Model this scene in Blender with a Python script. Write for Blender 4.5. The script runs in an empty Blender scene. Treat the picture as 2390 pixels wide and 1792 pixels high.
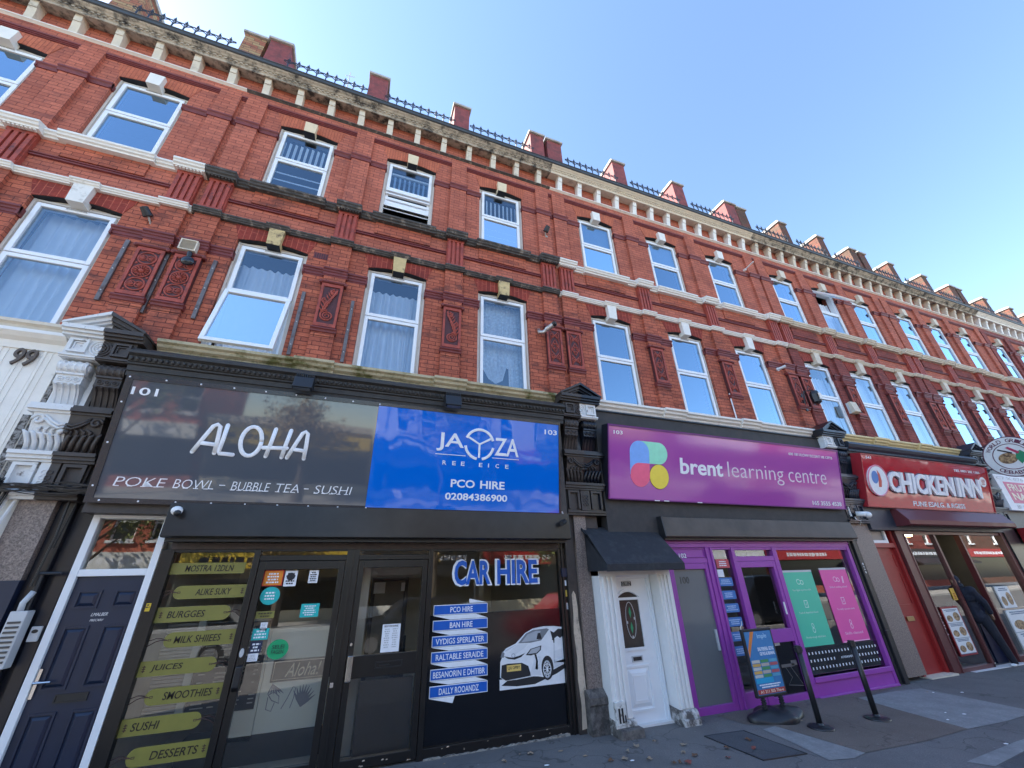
import bpy, bmesh, math, random
from mathutils import Vector, Matrix
random.seed(7)
D = bpy.data
scn = bpy.context.scene
COL = scn.collection
K = 1.15                     # one building unit in metres
R = math.radians
sin, cos, pi = math.sin, math.cos, math.pi

# ------------------------------------------------------------ camera
yaw, pitch, roll = R(21.17827), R(26.23884), R(-1.65861)
fw = Vector((sin(yaw)*cos(pitch), cos(yaw)*cos(pitch), sin(pitch)))
rt = Vector((cos(yaw), -sin(yaw), 0))
up = rt.cross(fw)
r2 = cos(roll)*rt + sin(roll)*up
u2 = -sin(roll)*rt + cos(roll)*up
cam = D.objects.new("camera", D.cameras.new("camera"))
COL.objects.link(cam)
m3 = Matrix((r2, u2, -fw)).transposed()
cam.matrix_world = Matrix.Translation(Vector((1.48266, -5.08, 1.55))*K) @ m3.to_4x4()
cam.data.sensor_width = 36
cam.data.lens = 924.308/2390*36
cam.data.clip_end = 2000
cam.data.clip_start = 0.05
scn.camera = cam

# ------------------------------------------------------------ light
SUN_EL, SUN_AZ = R(42), R(-62)          # azimuth from +Y towards +X
world = D.worlds.new("World")
scn.world = world
world.use_nodes = True
nt = world.node_tree
nt.nodes.clear()
sky = nt.nodes.new("ShaderNodeTexSky")
sky.sky_type = 'NISHITA'
sky.sun_disc = False
sky.sun_elevation = SUN_EL
sky.sun_rotation = SUN_AZ
sky.altitude = 0
sky.air_density = 1.0
sky.dust_density = 0.3
sky.ozone_density = 2.4
bg = nt.nodes.new("ShaderNodeBackground")
bg.inputs[1].default_value = 0.12
wo = nt.nodes.new("ShaderNodeOutputWorld")
nt.links.new(sky.outputs[0], bg.inputs[0])
nt.links.new(bg.outputs[0], wo.inputs[0])
sd = Vector((sin(SUN_AZ)*cos(SUN_EL), cos(SUN_AZ)*cos(SUN_EL), sin(SUN_EL)))
sun = D.objects.new("sun", D.lights.new("sun", 'SUN'))
sun.data.energy = 5.0
sun.data.angle = R(0.5)
sun.data.color = (1.0, .93, .82)
sun.rotation_euler = (-sd).to_track_quat('-Z', 'Y').to_euler()
COL.objects.link(sun)

vs = scn.view_settings
vs.view_transform = 'Standard'
vs.look = 'None'
vs.exposure = 2.0
vs.gamma = 1
vs.use_curve_mapping = False
cy = scn.cycles
cy.max_bounces = 8
cy.diffuse_bounces = 4
cy.glossy_bounces = 4
cy.transparent_max_bounces = 12
cy.use_denoising = True
cy.caustics_reflective = False
cy.caustics_refractive = False

# ------------------------------------------------------------ materials
class NT:
    def __init__(s, name):
        s.m = D.materials.new(name); s.m.use_nodes = True
        s.t = s.m.node_tree; s.t.nodes.clear()
        s.out = s.n("ShaderNodeOutputMaterial")
    def n(s, kind, **kw):
        nd = s.t.nodes.new(kind)
        for k, v in kw.items(): setattr(nd, k, v)
        return nd
    def l(s, a, b): s.t.links.new(a, b)
    def noise(s, scale, detail=4, rough=.6, vec=None, dist=0):
        nd = s.n("ShaderNodeTexNoise")
        nd.inputs['Scale'].default_value = scale; nd.inputs['Detail'].default_value = detail
        nd.inputs['Roughness'].default_value = rough; nd.inputs['Distortion'].default_value = dist
        if vec is not None: s.l(vec, nd.inputs['Vector'])
        return nd.outputs['Fac']
    def ramp(s, fac, stops):
        nd = s.n("ShaderNodeValToRGB"); s.l(fac, nd.inputs[0]); e = nd.color_ramp.elements
        while len(e) < len(stops): e.new(.5)
        for el, (p, c) in zip(e, stops):
            el.position = p; el.color = (*c, 1) if len(c) == 3 else c
        return nd.outputs[0]
    def mix(s, fac, a, b, blend='MIX'):
        nd = s.n("ShaderNodeMix", data_type='RGBA', blend_type=blend)
        for v, i in ((fac, 0), (a, 6), (b, 7)):
            if isinstance(v, (int, float)): nd.inputs[i].default_value = v
            elif isinstance(v, tuple): nd.inputs[i].default_value = (*v, 1)
            else: s.l(v, nd.inputs[i])
        return nd.outputs[2]
    def math(s, op, a, b=0.0):
        nd = s.n("ShaderNodeMath", operation=op)
        for v, i in ((a, 0), (b, 1)):
            if isinstance(v, (int, float)): nd.inputs[i].default_value = v
            else: s.l(v, nd.inputs[i])
        return nd.outputs[0]
    def pos(s): return s.n("ShaderNodeNewGeometry").outputs['Position']
    def bump(s, h, strength, dist=.02):
        nd = s.n("ShaderNodeBump"); nd.inputs['Strength'].default_value = strength
        nd.inputs['Distance'].default_value = dist; s.l(h, nd.inputs['Height']); return nd.outputs[0]
    def pr(s, col, rough=.6, metal=0, normal=None, spec=.5, coat=0):
        b = s.n("ShaderNodeBsdfPrincipled")
        for v, k in ((col, 'Base Color'), (rough, 'Roughness')):
            if isinstance(v, (int, float)): b.inputs[k].default_value = v
            elif isinstance(v, tuple): b.inputs[k].default_value = (*v, 1)
            else: s.l(v, b.inputs[k])
        b.inputs['Metallic'].default_value = metal
        b.inputs['Specular IOR Level'].default_value = spec
        b.inputs['Coat Weight'].default_value = coat
        if normal is not None: s.l(normal, b.inputs['Normal'])
        return b.outputs[0]
    def done(s, sh): s.l(sh, s.out.inputs[0]); return s.m

MATS = {}
def mat(name, col, rough=.6, metal=0, var=.12, scale=6, bump=.08, spec=.5, col2=None, thr=(.45, .62), scale2=None, coat=0):
    """paint, stone, metal: a base colour with fine variation and, with col2, worn or dirty patches"""
    if name in MATS: return MATS[name]
    t = NT(name); p = t.pos()
    f = t.noise(scale, 6, .65, p)
    lo = tuple(c*(1-var) for c in col); hi = tuple(min(1, c*(1+var)) for c in col)
    c = t.ramp(f, [(.3, lo), (.7, hi)])
    if col2:
        g = t.noise(scale2 or scale*.6, 8, .7, p)
        k = t.ramp(g, [(thr[0], (0, 0, 0)), (thr[1], (1, 1, 1))])
        c = t.mix(k, c, col2)
    nr = t.bump(t.noise(scale*8, 4, .6, p), bump, .01) if bump else None
    MATS[name] = t.done(t.pr(c, rough, metal, nr, spec, coat))
    return MATS[name]

def brick(name, c1, c2, mortar, sooty=None, amt=.5, bw=.225, bh=.075, turn=False):
    if name in MATS: return MATS[name]
    t = NT(name); p = t.pos()
    sx = t.n("ShaderNodeSeparateXYZ"); t.l(p, sx.inputs[0])
    cx = t.n("ShaderNodeCombineXYZ")
    u = t.math('ADD', sx.outputs[0], sx.outputs[1])
    a, b = (sx.outputs[2], u) if turn else (u, sx.outputs[2])
    t.l(a, cx.inputs[0]); t.l(b, cx.inputs[1])
    wob = t.n("ShaderNodeVectorMath", operation='SCALE'); wob.inputs[3].default_value = .006
    nz = t.n("ShaderNodeTexNoise"); nz.inputs['Scale'].default_value = 9; t.l(p, nz.inputs['Vector'])
    t.l(nz.outputs['Color'], wob.inputs[0])
    add = t.n("ShaderNodeVectorMath", operation='ADD'); t.l(cx.outputs[0], add.inputs[0]); t.l(wob.outputs[0], add.inputs[1])
    br = t.n("ShaderNodeTexBrick")
    t.l(add.outputs[0], br.inputs['Vector'])
    br.inputs['Scale'].default_value = 1
    br.inputs['Brick Width'].default_value = bw
    br.inputs['Row Height'].default_value = bh
    br.inputs['Mortar Size'].default_value = .0055
    br.inputs['Mortar Smooth'].default_value = .25
    br.inputs['Bias'].default_value = -.15
    br.inputs['Color1'].default_value = (*c1, 1)
    br.inputs['Color2'].default_value = (*c2, 1)
    br.inputs['Mortar'].default_value = (*mortar, 1)
    fine = t.ramp(t.noise(38, 5, .7, p), [(.25, (.72, .72, .72)), (.75, (1.25, 1.22, 1.2))])
    c = t.mix(1.0, br.outputs['Color'], fine, 'MULTIPLY')
    big = t.ramp(t.noise(1.3, 5, .6, p), [(.3, (.82, .8, .8)), (.7, (1.12, 1.1, 1.1))])
    c = t.mix(1.0, c, big, 'MULTIPLY')
    if sooty:
        mp = t.n("ShaderNodeMapping"); mp.inputs['Scale'].default_value = (1, 1, 2.6); t.l(p, mp.inputs[0])
        k = t.ramp(t.noise(2.1, 7, .72, mp.outputs[0]), [(.5, (0, 0, 0)), (.68, (amt, amt, amt))])
        c = t.mix(k, c, sooty)
    h = t.math('SUBTRACT', t.math('MULTIPLY', t.noise(55, 4, .7, p), .35), br.outputs['Fac'])
    MATS[name] = t.done(t.pr(c, .85, 0, t.bump(h, .7, .006), .25))
    return MATS[name]

def glass(name, lo, hi, tint, wav=.0, rough=.0, wscale=1.5, rc=(.96, .98, 1)):
    """window glass: mirror of what stands across the street over a clear or tinted pane"""
    t = NT(name)
    lw = t.n("ShaderNodeFresnel"); lw.inputs[0].default_value = 1.5
    f = t.math('MINIMUM', t.math('ADD', t.math('MULTIPLY', lw.outputs[0], hi), lo), .97)
    g = t.n("ShaderNodeBsdfGlossy"); g.inputs['Roughness'].default_value = rough
    g.inputs['Color'].default_value = (*rc, 1)
    tr = t.n("ShaderNodeBsdfTransparent"); tr.inputs[0].default_value = (*tint, 1)
    if wav: t.l(t.bump(t.noise(wscale, 2, .5, t.pos()), wav, .02), g.inputs['Normal'])
    mx = t.n("ShaderNodeMixShader"); t.l(f, mx.inputs[0]); t.l(tr.outputs[0], mx.inputs[1]); t.l(g.outputs[0], mx.inputs[2])
    MATS[name] = t.done(mx.outputs[0]); return MATS[name]

def gloss(name, col, wav=.15, rough=.05, wscale=1.2, hi=1.4, lo=.03, stretch=(1, 1, 1), var=.0):
    """acrylic or painted panel with a clear, slightly uneven face"""
    t = NT(name); p = t.pos()
    mp = t.n("ShaderNodeMapping"); mp.inputs['Scale'].default_value = stretch; t.l(p, mp.inputs[0])
    nr = t.bump(t.noise(wscale, 2, .5, mp.outputs[0]), wav, .03)
    d = t.n("ShaderNodeBsdfDiffuse")
    if var:
        c = t.ramp(t.noise(2.5, 5, .6, p), [(.3, tuple(x*(1-var) for x in col)), (.7, tuple(x*(1+var) for x in col))]); t.l(c, d.inputs[0])
    else: d.inputs[0].default_value = (*col, 1)
    g = t.n("ShaderNodeBsdfGlossy"); g.inputs['Roughness'].default_value = rough; t.l(nr, g.inputs['Normal'])
    fr = t.n("ShaderNodeFresnel"); fr.inputs[0].default_value = 1.5
    f = t.math('MINIMUM', t.math('ADD', t.math('MULTIPLY', fr.outputs[0], hi), lo), .95)
    mx = t.n("ShaderNodeMixShader"); t.l(f, mx.inputs[0]); t.l(d.outputs[0], mx.inputs[1]); t.l(g.outputs[0], mx.inputs[2])
    MATS[name] = t.done(mx.outputs[0]); return MATS[name]

def emit(name, col, s):
    t = NT(name); e = t.n("ShaderNodeEmission"); e.inputs[0].default_value = (*col, 1); e.inputs[1].default_value = s
    MATS[name] = t.done(e.outputs[0]); return MATS[name]

def flat(name, col, rough=.5, spec=.4): return mat(name, col, rough, 0, .06, 12, 0, spec)

# ------------------------------------------------------------ mesh builder
class MB:
    def __init__(s): s.v = []; s.f = []; s.mi = []; s.cur = 0
    def m(s, i): s.cur = i; return s
    def add(s, vs, fs):
        n = len(s.v); s.v += [tuple(v) for v in vs]
        s.f += [tuple(i+n for i in f) for f in fs]; s.mi += [s.cur]*len(fs); return s
    def box(s, x0, x1, y0, y1, z0, z1):
        return s.add([(x0,y0,z0),(x1,y0,z0),(x1,y1,z0),(x0,y1,z0),(x0,y0,z1),(x1,y0,z1),(x1,y1,z1),(x0,y1,z1)],
                     [(0,3,2,1),(4,5,6,7),(0,1,5,4),(1,2,6,5),(2,3,7,6),(3,0,4,7)])
    def frame(s, x0, x1, y0, y1, z0, z1, w, wb=None, wt=None):
        wb = w if wb is None else wb; wt = w if wt is None else wt
        s.box(x0, x0+w, y0, y1, z0, z1); s.box(x1-w, x1, y0, y1, z0, z1)
        if wb: s.box(x0+w, x1-w, y0, y1, z0, z0+wb)
        if wt: s.box(x0+w, x1-w, y0, y1, z1-wt, z1)
        return s
    def bevbox(s, x0, x1, y0, y1, z0, z1, b):
        """a raised panel: front face (at y0) smaller than its base (at y1)"""
        return s.add([(x0,y1,z0),(x1,y1,z0),(x1,y1,z1),(x0,y1,z1),(x0+b,y0,z0+b),(x1-b,y0,z0+b),(x1-b,y0,z1-b),(x0+b,y0,z1-b)],
                     [(4,5,6,7),(0,1,5,4),(1,2,6,5),(2,3,7,6),(3,0,4,7),(0,3,2,1)])
    def prism(s, prof, x0, x1):
        """(y,z) outline run along x"""
        n = len(prof)
        s.add([(x0,y,z) for y,z in prof]+[(x1,y,z) for y,z in prof],
              [(i,(i+1)%n,n+(i+1)%n,n+i) for i in range(n)]+[tuple(range(n-1,-1,-1)),tuple(range(n,2*n))]); return s
    def poly(s, pts, y0, y1):
        """(x,z) outline with thickness along y"""
        n = len(pts)
        s.add([(x,y0,z) for x,z in pts]+[(x,y1,z) for x,z in pts],
              [(i,(i+1)%n,n+(i+1)%n,n+i) for i in range(n)]+[tuple(range(n-1,-1,-1)),tuple(range(n,2*n))]); return s
    def cyl(s, a, b, r, n=10, r2=None, caps=True):
        a, b = Vector(a), Vector(b); d = (b-a)
        if d.length < 1e-9: return s
        d.normalize(); r2 = r if r2 is None else r2
        u = d.orthogonal().normalized(); w = d.cross(u)
        A = [a+(u*cos(2*pi*i/n)+w*sin(2*pi*i/n))*r for i in range(n)]
        B = [b+(u*cos(2*pi*i/n)+w*sin(2*pi*i/n))*r2 for i in range(n)]
        f = [(i,(i+1)%n,n+(i+1)%n,n+i) for i in range(n)]
        if caps: f += [tuple(range(n-1,-1,-1)),tuple(range(n,2*n))]
        return s.add(A+B, f)
    def tube(s, pts, r, n=6, flat=1.0, closed=False):
        """a swept round strand; flat squeezes it along y"""
        P = [Vector(p) for p in pts]; k = len(P); V = []
        rr = r if isinstance(r, (list, tuple)) else [r]*k
        for i in range(k):
            if closed: d = P[(i+1)%k]-P[i-1]
            else: d = P[min(i+1,k-1)]-P[max(i-1,0)]
            if d.length < 1e-9: d = Vector((1,0,0))
            d.normalize()
            u = d.cross(Vector((0,1,0)))
            if u.length < 1e-3: u = d.cross(Vector((1,0,0)))
            u.normalize(); w = u.cross(d)
            for j in range(n):
                q = u*cos(2*pi*j/n)*rr[i]+w*sin(2*pi*j/n)*rr[i]; q.y *= flat
                V.append(P[i]+q)
        F = []
        for i in range(k if closed else k-1):
            for j in range(n):
                i2 = (i+1)%k
                F.append((i*n+j, i*n+(j+1)%n, i2*n+(j+1)%n, i2*n+j))
        if not closed: F += [tuple(range(n-1,-1,-1)), tuple(range((k-1)*n,k*n))]
        return s.add(V, F)
    def ball(s, c, r, n=8, sc=(1,1,1)):
        V=[];F=[]; m=max(4,n//2)
        for i in range(m+1):
            t=pi*i/m
            for j in range(n):
                V.append((c[0]+r*sc[0]*sin(t)*cos(2*pi*j/n), c[1]+r*sc[1]*sin(t)*sin(2*pi*j/n), c[2]+r*sc[2]*cos(t)))
        for i in range(m):
            for j in range(n): F.append((i*n+j,i*n+(j+1)%n,(i+1)*n+(j+1)%n,(i+1)*n+j))
        return s.add(V,F)
    def ring(s, c, R_, r, n=20, m=6, sx=1.0, flat=1.0):
        return s.tube([(c[0]+R_*sx*cos(2*pi*i/n), c[1], c[2]+R_*sin(2*pi*i/n)) for i in range(n)], r, m, flat, True)
    def disc(s, cx, cz, rx, rz, y0, y1, n=28, a0=0, a1=2*pi):
        return s.poly([(cx+rx*cos(a0+(a1-a0)*i/n), cz+rz*sin(a0+(a1-a0)*i/n)) for i in range(n)], y0, y1)
    def lathe(s, c, prof, n=20):
        """(r,z) outline about the vertical through c"""
        k=len(prof); V=[(c[0]+r*cos(2*pi*j/n), c[1]+r*sin(2*pi*j/n), c[2]+z) for r,z in prof for j in range(n)]
        F=[(i*n+j,i*n+(j+1)%n,(i+1)*n+(j+1)%n,(i+1)*n+j) for i in range(k-1) for j in range(n)]
        F+=[tuple(range(n-1,-1,-1)),tuple(range((k-1)*n,k*n))]
        return s.add(V,F)
    def text(s, body, x0, x1, z0, z1, y, th=.004, bold=0.0, shear=0.0, keep=False):
        """lettering fitted to the box x0..x1, z0..z1, its face at y"""
        cu = D.curves.new("t", 'FONT'); cu.body = body; cu.offset = bold; cu.shear = shear
        cu.resolution_u = 3; cu.extrude = .05
        ob = D.objects.new("t", cu); COL.objects.link(ob)
        dg = bpy.context.evaluated_depsgraph_get()
        me = D.meshes.new_from_object(ob.evaluated_get(dg))
        V = [v.co.copy() for v in me.vertices]; F = [tuple(p.vertices) for p in me.polygons]
        D.objects.remove(ob); D.curves.remove(cu); D.meshes.remove(me)
        if not V: return s
        ax, bx = min(v.x for v in V), max(v.x for v in V); az, bz = min(v.y for v in V), max(v.y for v in V)
        kx = (x1-x0)/(bx-ax); kz = (z1-z0)/(bz-az)
        if keep:
            kx = kz = min(kx, kz); x0 += ((x1-x0)-(bx-ax)*kx)/2
        zz = min(v.z for v in V); zr = max(v.z for v in V)-zz
        return s.add([(x0+(v.x-ax)*kx, y+th-(v.z-zz)/zr*th, z0+(v.y-az)*kz) for v in V], F)
    def strokes(s, lines, ox, oz, sx, sz, y, r, flat=.35):
        """letters drawn as rounded strokes; points in a 1x1 letter box"""
        for ln in lines:
            P = [(ox+px*sx, y, oz+pz*sz) for px, pz in ln]
            s.tube(P, r, 8, flat)
            for e in (P[0], P[-1]): s.ball(e, r, 8, (1, flat, 1))
        return s
    def tilt(s, yb, zb, yt, zt):
        a = math.atan2(yb-yt, zt-zb)
        s.v = [(x, yb - z*sin(a) + y*cos(a), zb + z*cos(a) + y*sin(a)) for x, y, z in s.v]; return s
    def shift(s, dx=0, dy=0, dz=0):
        s.v = [(x+dx, y+dy, z+dz) for x, y, z in s.v]; return s
    def rotz(s, a, c=(0,0)):
        s.v = [(c[0]+(x-c[0])*cos(a)-(y-c[1])*sin(a), c[1]+(x-c[0])*sin(a)+(y-c[1])*cos(a), z) for x, y, z in s.v]; return s
    def rotx(s, a, c=(0,0)):
        s.v = [(x, c[0]+(y-c[0])*cos(a)-(z-c[1])*sin(a), c[1]+(y-c[0])*sin(a)+(z-c[1])*cos(a)) for x, y, z in s.v]; return s

ROOT = {}
def tag(o, label, cat, group=None, kind=None):
    if label: o['label'] = label
    if cat: o['category'] = cat
    if group: o['group'] = group
    if kind: o['kind'] = kind
    return o
def T(name, label, cat, x, y, z, group=None):
    o = D.objects.new(name, None); COL.objects.link(o)
    o.empty_display_size = .2
    o.location = Vector((x, y, z))*K
    ROOT[o.name] = (x, y, z)
    return tag(o, label, cat, group)
def O(name, mb, mats, parent=None, label=None, cat=None, group=None, kind=None, smooth=False, bev=0):
    if not isinstance(mats, (list, tuple)): mats = [mats]
    if parent is not None: o3 = ROOT[parent.name]
    elif kind == 'structure': o3 = (0, 0, 0)
    else:
        xs, ys, zs = zip(*mb.v); o3 = ((min(xs)+max(xs))/2, (min(ys)+max(ys))/2, min(zs))
    me = D.meshes.new(name)
    me.from_pydata([((x-o3[0])*K, (y-o3[1])*K, (z-o3[2])*K) for x, y, z in mb.v], [], mb.f)
    for m in mats: me.materials.append(m)
    if len(mats) > 1: me.polygons.foreach_set('material_index', mb.mi)
    bm = bmesh.new(); bm.from_mesh(me); bmesh.ops.recalc_face_normals(bm, faces=bm.faces); bm.to_mesh(me); bm.free()
    if smooth: me.polygons.foreach_set('use_smooth', [True]*len(me.polygons))
    me.update()
    o = D.objects.new(name, me); COL.objects.link(o)
    ROOT[o.name] = o3
    if parent is not None: o.parent = parent
    else: o.location = Vector(o3)*K
    if bev:
        b = o.modifiers.new("bevel", 'BEVEL'); b.width = bev*K; b.segments = 2; b.limit_method = 'ANGLE'; b.angle_limit = R(40)
    return tag(o, label, cat, group, kind)
# ------------------------------------------------------------ palette
BR = brick("brick_red", (.54, .170, .108), (.41, .122, .08), (.21, .066, .050), (.17, .062, .056), .6)
BR1 = brick("brick_red_sooty", (.53, .155, .09), (.36, .098, .062), (.15, .046, .036), (.085, .04, .039), .85)
BRD = brick("brick_plum", (.31, .085, .07), (.22, .06, .052), (.11, .036, .035), (.07, .033, .034), .7)
BRA = brick("brick_gauged", (.54, .165, .09), (.44, .125, .075), (.34, .095, .06), None, 0, .30, .052, True)
BRA1 = brick("brick_gauged_dark", (.30, .055, .04), (.22, .042, .034), (.50, .13, .085), (.10, .03, .03), .5, .34, .085, True)
BRY = brick("brick_stock", (.42, .30, .16), (.36, .10, .07), (.13, .09, .07), (.09, .06, .05), .6)
BRB = brick("brick_brown", (.13, .085, .062), (.20, .075, .055), (.05, .038, .033))
TER = mat("terracotta_plum", (.17, .032, .03), .55, 0, .22, 9, .12)
TERR = mat("terracotta_red", (.36, .065, .042), .65, 0, .2, 12, .15, col2=(.12, .03, .028), thr=(.52, .72))
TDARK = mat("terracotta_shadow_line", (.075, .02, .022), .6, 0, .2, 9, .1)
REDP = mat("red_masonry_paint", (.25, .060, .058), .8, 0, .22, 7, .3, col2=(.13, .045, .045), thr=(.46, .66), scale2=6)
SW = mat("stone_white_paint", (.80, .77, .71), .65, 0, .05, 8, .1, col2=(.42, .38, .32), thr=(.60, .78), scale2=5)
SC = mat("stone_cream", (.66, .58, .46), .75, 0, .1, 8, .12, col2=(.2, .17, .13), thr=(.56, .76), scale2=4)
SWEA = mat("stone_weathered", (.44, .38, .30), .85, 0, .2, 7, .2, col2=(.045, .042, .04), thr=(.46, .62), scale2=5)
SDK = mat("stone_black_crust", (.070, .064, .060), .85, 0, .35, 9, .25, col2=(.34, .28, .22), thr=(.54, .70), scale2=8)
SMO = mat("stone_mossy", (.50, .43, .28), .85, 0, .18, 8, .2, col2=(.12, .115, .035), thr=(.48, .64), scale2=4)
SYEL = mat("stone_yellow_stained", (.62, .46, .22), .8, 0, .15, 12, .15, col2=(.13, .08, .05), thr=(.52, .66), scale2=9)
SKC = mat("stone_buff", (.74, .60, .40), .75, 0, .06, 14, .1)
UPV = mat("upvc_white", (.84, .86, .88), .28, 0, .02, 3, 0, .5)
TIM = mat("timber_putty_paint", (.66, .61, .55), .55, 0, .06, 6, .08, col2=(.42, .37, .32), thr=(.58, .75), scale2=6)
BLK = mat("black_gloss_paint", (.008, .010, .017), .3, 0, .2, 6, .06, col2=(.05, .047, .045), thr=(.66, .8), scale2=7)
NAVY = mat("navy_black_paint", (.008, .017, .045), .38, 0, .12, 5, .03)
SOF = mat("soffit_black_shaded", (.012, .014, .022), .6, 0, .2, 8, .1)  # black paint; on the window arches their shade is put into this colour too
GUT = mat("gutter_grey", (.045, .052, .06), .45, 0, .2, 5, .1)
IRON = mat("wrought_iron", (.020, .026, .042), .5, 0, .2, 9, 0)
CONC = mat("concrete_coping", (.42, .40, .37), .9, 0, .15, 8, .2, col2=(.18, .17, .16), thr=(.5, .7))
ROOM = mat("room_plaster", (.72, .68, .60), .9, 0, .1, 2, 0)
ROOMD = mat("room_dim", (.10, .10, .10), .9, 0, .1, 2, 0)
CUR = mat("curtain_white", (.86, .87, .90), .9, 0, .03, 5, 0)
LACE = mat("curtain_lace", (.78, .81, .86), .9, 0, .25, 22, 0)
BLIND = mat("blind_pale", (.66, .70, .74), .8, 0, .04, 3, 0)
GLU = glass("glass_upper", .12, 1.6, (.80, .90, 1.0), .05, 0, .9, (.66, .84, 1))
GLU2 = glass("glass_upper_plain", .30, 2.4, (.55, .72, .90), .06, 0, .7, (.56, .79, 1))
GLS = glass("glass_shop", .045, 1.7, (.97, .98, .96), .05, 0, .8)
STEEL = mat("steel_strip", (.16, .14, .14), .5, .3, .2, 12, .1, col2=(.09, .05, .04), thr=(.5, .7))
GREYP = mat("grey_plastic", (.55, .56, .57), .45, 0, .05, 8, 0)
BLKP = mat("black_plastic", (.016, .017, .02), .4, 0, .1, 8, .03)
WHP = mat("white_plastic", (.80, .80, .80), .35, 0, .04, 6, 0)
LEAD = mat("lead_sheet", (.10, .10, .11), .6, .2, .2, 6, .15)

HW = .4425
def arch(cx, hw, zs, rise, n=12):
    r = (hw*hw+rise*rise)/(2*rise); c = zs+rise-r; a = math.asin(hw/r)
    return [(cx+r*sin(-a+2*a*i/n), c+r*cos(-a+2*a*i/n)) for i in range(n+1)]

def fill_above(mb, pts, ztop, y0, y1, mi_soffit=None, spread=0.0):
    """masonry over an arched opening: face, back and soffit"""
    n = len(pts)-1; x0, x1 = pts[0][0], pts[-1][0]
    top = [(x + spread*((x-x0)/(x1-x0)*2-1), ztop) for x, z in pts]
    k = mb.cur
    V = []
    for (x, z), (xt, zt) in zip(pts, top): V += [(x,y0,z),(xt,y0,zt),(x,y1,z),(xt,y1,zt)]
    F = []; S = []
    for i in range(n):
        a, b = 4*i, 4*i+4
        F += [(a,b,b+1,a+1),(a+2,a+3,b+3,b+2),(a+1,b+1,b+3,a+3)]; S.append((a,a+2,b+2,b))
    F += [(0,1,3,2),(4*n,4*n+2,4*n+3,4*n+1)]
    m = len(mb.v); mb.add(V, F)
    if mi_soffit is not None: mb.m(mi_soffit)
    mb.f += [tuple(i+m for i in f) for f in S]; mb.mi += [mb.cur]*len(S); mb.m(k)

def curtain(x0, x1, z0, z1, y, folds, amp, seed, flare=0.0):
    rnd = random.Random(seed); n = folds*8; V = []; F = []; rows = 5
    ph = [rnd.uniform(.6, 1.4) for _ in range(folds+1)]
    for r in range(rows):
        z = z0+(z1-z0)*r/(rows-1)
        for i in range(n+1):
            t = i/n; k = ph[int(t*folds)]
            w = sin(2*pi*folds*t + .5*sin(5*t+seed) + .25*r*(1-t))
            V.append((x0+(x1-x0)*t + flare*(rows-1-r)*.01*sin(9*t+seed), y+amp*k*w*(1-.12*r), z))
    for r in range(rows-1):
        for i in range(n): F.append((r*(n+1)+i, r*(n+1)+i+1, (r+1)*(n+1)+i+1, (r+1)*(n+1)+i))
    return MB().add(V, F)

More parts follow.
